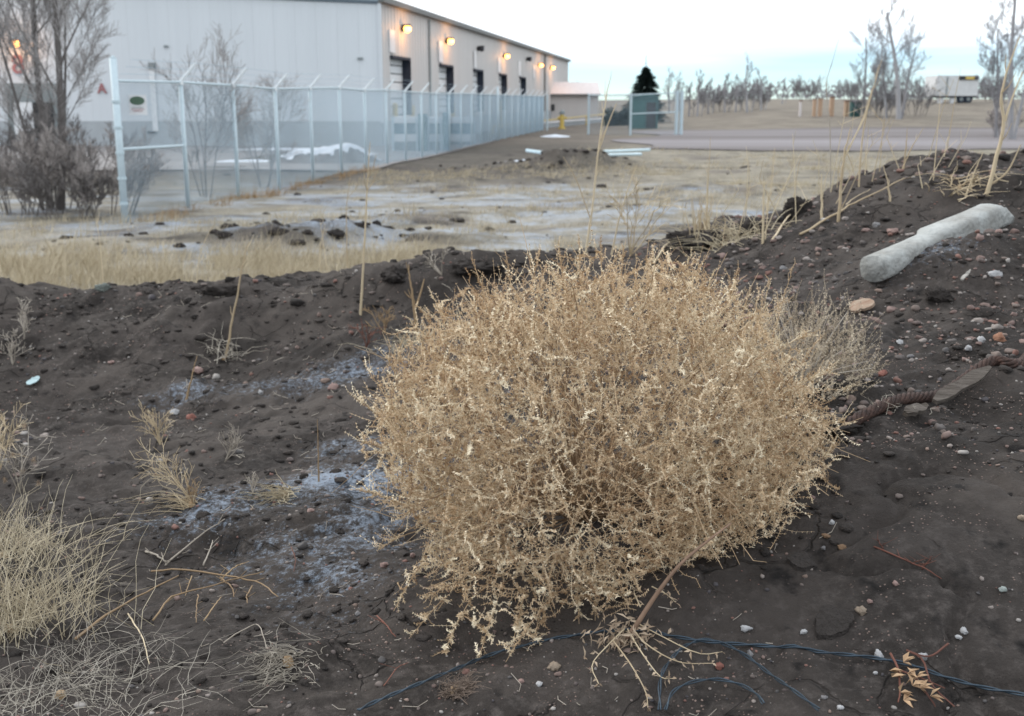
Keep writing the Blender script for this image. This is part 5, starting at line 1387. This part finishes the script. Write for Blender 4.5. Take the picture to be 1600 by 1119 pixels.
lying('reddish brown dried vine on the bare slab', [([(1365, 856), (1395, 870), (1425, 885), (1445, 893), (1470, 908)], 5, .008), ([(1440, 892), (1452, 880), (1456, 874)], 4, .01), ([(1380, 860), (1372, 850), (1370, 846)], 4, .01)], 'redbrown', 'dried_vine', 'vine', .006, twigs=6)
lying('dark red stem lying left of the tumbleweed foot', [([(590, 965), (606, 985), (618, 1000)], 4, .01), ([(600, 1075), (620, 1050), (638, 1040)], 3, .01)], 'redbrown', 'dried_vine', 'vine', .006, twigs=2)
lying('thin root crossing the soil left of the frost patch', [([(455, 860), (462, 880), (459, 900)], 3, .01)], 'redbrown', 'dried_vine', 'vine')
# stout bent stem in front of the bush with its wilted leaves
wl = empty('wilted_weed', hit(978, 1000)); tag(wl, 'stout bent brown stem with wilted pale leaves in front of tumbleweed', 'weed')
m = MB(); pl = spline([at(1142, 818, 2.02), at(1100, 850, 2.0), at(1060, 885, 1.99), at(1025, 930, 1.985), at(992, 980, 1.98), hit(972, 1006)], 24)
m.tube(pl, [.0018 + .0042 * k / 24 for k in range(25)], 7); m.build('main_stem', mat('brown_stem', (.25, .165, .115), (.15, .095, .065), scale=25, rough=.8, aspect=(1, 1, .3)), wl, smooth=True)
m = MB(); lf = MB()
def near(px, py, lift=.02):
    p = hit(px, py); p.z += lift; return p
for pts in ([(985, 990), (1030, 1015), (1090, 1032), (1128, 1030)], [(985, 1000), (1010, 1030), (1060, 1046), (1112, 1048)], [(980, 1005), (1000, 1040), (1030, 1068), (1050, 1072)], [(975, 1005), (950, 1030), (925, 1050), (935, 1080)], [(958, 1024), (985, 1062), (1008, 1092), (1012, 1118)], [(1018, 938), (1040, 950), (1055, 952)], [(1000, 970), (990, 945), (1003, 935)]):
    S_ = spline([near(a, b_, .03 if k < 2 else .015) for k, (a, b_) in enumerate(pts)], 10); m.cur = random.random(); m.tube(S_, [.0015 - .00008 * k for k in range(11)], 5)
    for k in range(2, 11):
        for q in range(2):
            lf.cur = random.random(); lf.leaf(S_[k], (random.gauss(0, 1), random.gauss(0, 1), random.gauss(-.3, .6)), (random.gauss(0, 1), random.gauss(0, 1), 1), random.uniform(.007, .02), random.uniform(.003, .006))
c = near(968, 1010, .025)
for k in range(150):
    p = c + Vector((random.gauss(.008, .034), random.gauss(0, .022), random.gauss(0, .02))); lf.cur = random.random()
    lf.leaf(p, (random.gauss(0, .8), random.gauss(-.2, .6), random.gauss(-.6, .5)), (random.gauss(0, 1), random.gauss(0, 1), .6), random.uniform(.014, .034), random.uniform(.004, .009))
m.build('side_stems', M['stalk'], wl); o = lf.build('leaves', M['seed'], wl); tag(o, kind='stuff')
w2 = empty('dried_pod_weed', hit(1420, 1060)); tag(w2, 'dried weed with tan pods lying by the wire at bottom right', 'weed')
m = MB(); lf = MB()
for pts in ([(1390, 1035), (1402, 1060), (1405, 1095), (1402, 1112)], [(1415, 1030), (1440, 1045), (1455, 1085), (1490, 1119)], [(1400, 1060), (1440, 1075), (1475, 1090)], [(1430, 1075), (1455, 1110), (1460, 1119)], [(1480, 1020), (1450, 1040), (1415, 1030)]):
    S_ = spline([near(a, b_, .018) for a, b_ in pts], 10); m.cur = random.random(); m.tube(S_, [.0022 - .0001 * k for k in range(11)], 5)
for px, py in ((1388, 1064), (1392, 1074), (1416, 1069), (1430, 1075), (1405, 1098), (1410, 1110), (1436, 1092), (1410, 1051), (1452, 1104), (1424, 1088)):
    p = near(px, py, .02)
    for q in range(4): lf.cur = random.random(); lf.leaf(p, (random.gauss(.6, .4), random.gauss(0, .3), random.gauss(.1, .3)), (0, 0, 1), .024, .010)
m.build('stems', M['redbrown'], w2); o = lf.build('pods', mat('tan_pods', (.46, .32, .20), (.34, .22, .13), scale=20, rough=.8, attr=True), w2); tag(o, kind='stuff')

def clump(name, lb, px, py, n, hpx, spread, m_, wpx=1.6, droop=.5, rad=.04, cat='grass clump', bias=(0, 0), group=None):
    c = hit(px, py); q = ppm(c.y); e = empty(name, c); tag(e, lb, cat, group); m = MB()
    for k in range(n):
        a = random.random() * 6.283; b0_ = Vector((c.x + random.gauss(0, rad), c.y + random.gauss(0, rad), 0)); b0_.z = Hs(b0_.x, b0_.y) - .004
        d_ = Vector((math.cos(a) * spread * random.random() + bias[0], math.sin(a) * spread * random.random() * .8 + bias[1], 1)).normalized(); l_ = hpx / q * random.uniform(.35, 1.1)
        hz_ = Vector((d_.x, d_.y, 0)); pl = []
        for j in range(6):
            u = j / 5; pl.append(b0_ + d_ * l_ * u + hz_ * l_ * droop * u * u * .7 - Vector((0, 0, l_ * droop * u * u * .55 * (hz_.length + .25))) + Vector((random.gauss(0, .006 * u + .002), random.gauss(0, .006 * u + .002), random.gauss(0, .004 * u))))
        for p in pl: p.z = max(p.z, Hs(p.x, p.y) + .003) if random.random() < .9 else p.z
        m.cur = random.random(); r0 = wpx / 2 / q; m.tube(pl, [r0 * (1 - .75 * j / 5) for j in range(6)], 3, cap=False)
    o = m.build('blades', M[m_] if isinstance(m_, str) else m_, e); tag(o, kind='stuff')
    m = MB(); m.tube([c - Vector((0, 0, .02)), c + Vector((0, 0, .012))], [.02, .008], 6); m.build('crown_base', M['goldtwig'], e)
random.seed(21)
clump('straw_clump', 'large pale straw grass clump filling the lower left corner', 15, 985, 400, 205, 1.05, 'straw', 1.4, .55, .09)
clump('straw_clump', 'grey matted grass clump at the bottom left below the straw', 95, 1090, 300, 130, 1.4, 'strawgrey', 1.3, .8, .12)
clump('straw_clump', 'pale straw tuft at the left edge above the large clump', 5, 870, 260, 140, 1.3, 'straw', 1.4, .5, .09)
clump('grass_tuft', 'grey grass tuft hanging on the slope at bottom, right of straw', 450, 1035, 110, 80, 1.3, 'strawgrey', 1.6, .9, .03, bias=(-.6, -.6))
clump('grass_tuft', 'brown cut grass stump at bottom below the wire', 712, 1082, 150, 42, 1.0, mat('brown_grass', (.17, .13, .105), (.09, .065, .05), scale=10, rough=.9, attr=True), 2.2, .5, .012, bias=(.4, -.2))
clump('grass_tuft', 'small drooping straw tuft above the frosty slope', 445, 775, 60, 55, 1.2, 'straw', 2.0, 1.2, .015, bias=(-.5, -.4))
clump('grass_tuft', 'pale bent weed tuft in the trench at left', 300, 790, 26, 95, 1.3, 'stalk', 1.6, 1.2, .015, bias=(-.9, .2))
clump('grass_tuft', 'tangled pale grass tuft on the right mound behind the tumbleweed', 1135, 378, 120, 60, 1.8, 'straw', 2.2, 1.0, .10)
clump('grass_tuft', 'stiff upright straw stubble on the mound behind the tumbleweed', 1097, 380, 34, 75, .35, 'stalk', 2.6, .1, .03)
clump('grass_tuft', 'curly dry stems on the crest left of the thick branching stalk', 1500, 295, 40, 60, 1.8, 'stalk', 2.0, .9, .05)
clump('grass_tuft', 'thin dry tuft at the foot of the golden forked stalk', 640, 540, 60, 50, 1.5, 'straw', 1.6, .7, .06)
clump('grass_tuft', 'small pale tuft on the bank beside the leaning stalk', 350, 560, 40, 50, 1.4, 'strawgrey', 1.6, .9, .06)
clump('grass_tuft', 'grey root tuft below the tumbleweed beside the cable', 1385, 640, 34, 40, 1.4, 'strawgrey', 1.6, .9, .03)
def weed(lb, px, py, hpx, n, m_, kids=(3, 5), maxd=2, sp_=.6, lean=(0, 0), heads=None, r=2.2, group='small dry weeds', name='dry_weed'):
    c = hit(px, py); q = ppm(c.y); e = empty(name, c); tag(e, lb, 'weed', group); m = MB()
    for k in range(n):
        d_ = Vector((random.gauss(lean[0], .35), random.gauss(lean[1], .3), 1)); grow(m, c, d_, hpx / q * random.uniform(.6, 1), r / 2 / q, 1, sp_, .1, 1 + maxd, kids, .45 / q, None, 4, .55)
    o = m.build('stems', M[m_], e); tag(o, kind='stuff')
    if heads:
        h = MB()
        for dx, dy in heads:
            p = at(px + dx, py + dy, c.y)
            for k in range(40): h.cur = random.random(); h.leaf(p, (random.gauss(0, 1), random.gauss(0, 1), random.gauss(-.4, 1)), (random.gauss(0, 1), 1, 1), random.uniform(.008, .018), .0022)
        o = h.build('seed_heads', M['seed'], e); tag(o, kind='stuff')
weed('dried weed with fluffy pale seed heads at the left edge', 30, 770, 120, 5, 'stalkgrey', heads=[(5, -35), (22, -52), (-10, -60), (8, -105), (30, -15), (-22, -20)])
weed('bushy pale dry weed at the left edge above the fluffy one', 0, 735, 110, 7, 'stalk', (4, 6))
weed('small branching straw weed in the trench', 250, 695, 66, 5, 'stalk')
weed('pale bent weed with branching top above the frost at left', 300, 785, 110, 4, 'stalk', (4, 6), lean=(-.7, .1))
weed('thin grey weed in the trench near the frost', 352, 722, 60, 4, 'stalkgrey', lean=(.5, 0))
weed('tiny reddish weed below the golden forked stalk', 572, 545, 45, 3, 'redbrown')
weed('small orange brown weed base above the frost patch', 302, 790, 45, 4, 'goldtwig')
weed('dry twiggy weed on the dark bank at far left', 38, 530, 60, 4, 'stalkgrey')
weed('low grey weed on the bank near the blue scrap', 20, 570, 50, 4, 'stalkgrey')
weed('brown weed remains just left of the golden stalk', 601, 520, 45, 4, 'goldtwig')
weed('thin weed in front of the dark berm lump', 690, 430, 55, 4, 'stalkgrey')
weed('small pale weed left of the frost patch', 395, 770, 36, 3, 'stalkgrey')
weed('pale grass weed in the field right of the pipes', 985, 400, 110, 5, 'stalk', lean=(.2, 0))
# greyish thin bush growing behind the tumbleweed
def grey_bush():
    c = hit(1265, 640); c.y += .1; c.z = Hs(c.x, c.y)
    e = empty('grey_bush', c); tag(e, 'thin greyish dry bush growing behind right side of tumbleweed', 'bush')
    n = 620; d = rand_dir(n); d[:, 2] = np.abs(d[:, 2]); rf = .35 + .65 * rng.random(n) ** .6
    P = np.array(c) + np.array([.02, .12, .02]) + d * np.array([.25, .22, .26]) * rf[:, None]
    g = H(P[:, 0], P[:, 1]); P[:, 2] = np.maximum(P[:, 2], g + .02)
    T = norm(d * .7 + rand_dir(n) * .6 + np.array([0, 0, .5])); Lg = rng.uniform(.04, .10, n)
    V, F, A = sprigs(P - T * (Lg * .6)[:, None], T, Lg, K=12)
    m_ = mat('grey_bracts', (.50, .43, .33), (.32, .26, .19), scale=30, rough=.8, attr=True)
    o = link('seed_sprigs', np_mesh('grey_sprigs', V, F, m_, {'var': A}), e); tag(o, kind='stuff')
    m = MB()
    for k in range(46):
        v = d[k]; tip = Vector(P[k]); mid = c.lerp(tip, .5) + Vector((0, 0, .03)); m.cur = random.random()
        m.tube([c, mid, tip], [.002, .0015, .0008], 3, cap=False)
    o = m.build('branches', M['stalkgrey'], e); tag(o, kind='stuff')
grey_bush()

# bits of straw and twig strewn on the soil
def litter_bits(n=420):
    yv = 1.6 * (6.4 / 1.6) ** rng.random(n * 3); xv = rng.uniform(-3.4, 3.8, n * 3)
    k = (np.abs(xv) < .55 * yv + .2) & (vnoise(xv * 1.7, yv * 1.7, 140) + .3 * sstep(.3, -.6, xv) - .25 * sstep(.3, .6, xv) > .55); xv, yv = xv[k][:n], yv[k][:n]; n = len(xv)
    a = rng.random(n) * 6.283; L_ = rng.uniform(.006, .05, n) * (.6 + .2 * yv); r = .0005 + .00014 * yv
    d = np.stack([np.cos(a), np.sin(a)], 1); V = []
    for u in (-.5, 0, .5):
        x = xv + d[:, 0] * L_ * u + (u == 0) * rng.normal(0, .15, n) * L_; y = yv + d[:, 1] * L_ * u
        z = H(x, y) + .003 + (u == .5) * rng.random(n) * L_ * .35
        V += [np.stack([x - d[:, 1] * r, y + d[:, 0] * r, z], 1), np.stack([x + d[:, 1] * r, y - d[:, 0] * r, z], 1), np.stack([x, y, z + r * 1.6], 1)]
    V = np.stack(V, 1); f = np.array([(j * 3 + q, j * 3 + (q + 1) % 3, j * 3 + 3 + (q + 1) % 3, j * 3 + 3 + q) for j in range(2) for q in range(3)])
    F = (f[None] + (np.arange(n) * 9)[:, None, None]).reshape(-1, 4)
    o = link('straw_litter', np_mesh('straw_litter', V.reshape(-1, 3), F, M['stalkgrey'], {'var': np.repeat(rng.random(n), 9)})); tag(o, 'broken bits of dry straw strewn on the dark soil', 'litter', kind='stuff')
litter_bits()

def field_clods():
    X, Y_, Sz = [], [], []
    for mx_, my_, r_, h_ in MOUNDS:
        k = 40 if h_ > .2 else 5
        X.append(mx_ + rng.normal(0, r_ * 1.1, k)); Y_.append(my_ + rng.normal(0, r_ * .6, k)); Sz.append(.02 + .09 * rng.random(k) ** 3)
    k = 70; yv = rng.uniform(11.5, 34, k); X.append(rng.uniform(-.42, .30, k) * yv); Y_.append(yv); Sz.append(.02 + .05 * rng.random(k) ** 3)
    X, Y_, Sz = map(np.concatenate, (X, Y_, Sz)); n = len(X); Z = H(X, Y_)
    pr = [rock(700 + k)[0] for k in range(6)]; V = np.stack([pr[k % 6] for k in range(n)]) * (Sz[:, None] * rng.uniform(.7, 1.5, (n, 3)) * np.array([1.2, 1, .6]))[:, None, :]
    V = V + np.stack([X, Y_, Z + Sz * .1], 1)[:, None, :]
    F = (I2[1][None] + (np.arange(n) * V.shape[1])[:, None, None]).reshape(-1, 3)
    o = link('field_clods', np_mesh('field_clods', V.reshape(-1, 3), F, soil_clod, {'var': np.repeat(rng.random(n), V.shape[1])}, smooth=True)); tag(o, 'dark frozen clods of turned soil strewn across the frosty field', 'soil', kind='stuff')
field_clods()

# thin dry stems along the crest, too fine and blurred to tell apart
def crest_stems():
    m = MB()
    px = [random.uniform(1090, 1480) for _ in range(34)]
    for x in px:
        Y = random.uniform(5.4, 6.6); p = at(x, 300, Y); p.z = Hs(p.x, p.y) - .01
        h = random.uniform(.12, .48); d = Vector((random.gauss(.12, .22), random.gauss(0, .15), 1)).normalized(); q = d.cross(Vector((random.gauss(0, 1), 1, .2))).normalized() * random.gauss(0, .05)
        m.cur = random.random(); m.tube([p, p + d * h * .35 + q * .5, p + d * h * .7 + q, p + d * h + q * .3], [.0032, .0026, .002, .001], 4, cap=False)
        for k in range(random.randint(0, 3)):
            b = p + d * h * random.uniform(.4, .9) + q * .7; m.tube([b, b + Vector((random.gauss(0, .04), random.gauss(0, .03), random.uniform(.02, .08)))], [.0015, .0008], 3, cap=False)
    o = m.build('crest_stems', M['stalk']); tag(o, 'fine pale dry stems sprouting along the crest of the right mound', 'stems', kind='stuff')
crest_stems()

# hazy far tree line on the horizon
def far_trees():
    m = MB()
    for k in range(1500):
        Y = random.uniform(230, 300); x = at(random.uniform(1090, 1640), 158, Y).x; z = Hs(x, Y) + random.random() ** 1.6 * (1.2 + 3.2 * float(vnoise(np.array([x * .07]), np.array([3.3]), 150)[0]))
        m.cur = random.random(); m.leaf((x, Y, z), (random.gauss(0, .6), random.gauss(0, .4), 1), (random.gauss(0, 1), 1, 0), random.uniform(.6, 1.5), random.uniform(.25, .6))
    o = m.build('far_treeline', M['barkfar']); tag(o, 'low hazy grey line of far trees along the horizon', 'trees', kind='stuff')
far_trees()
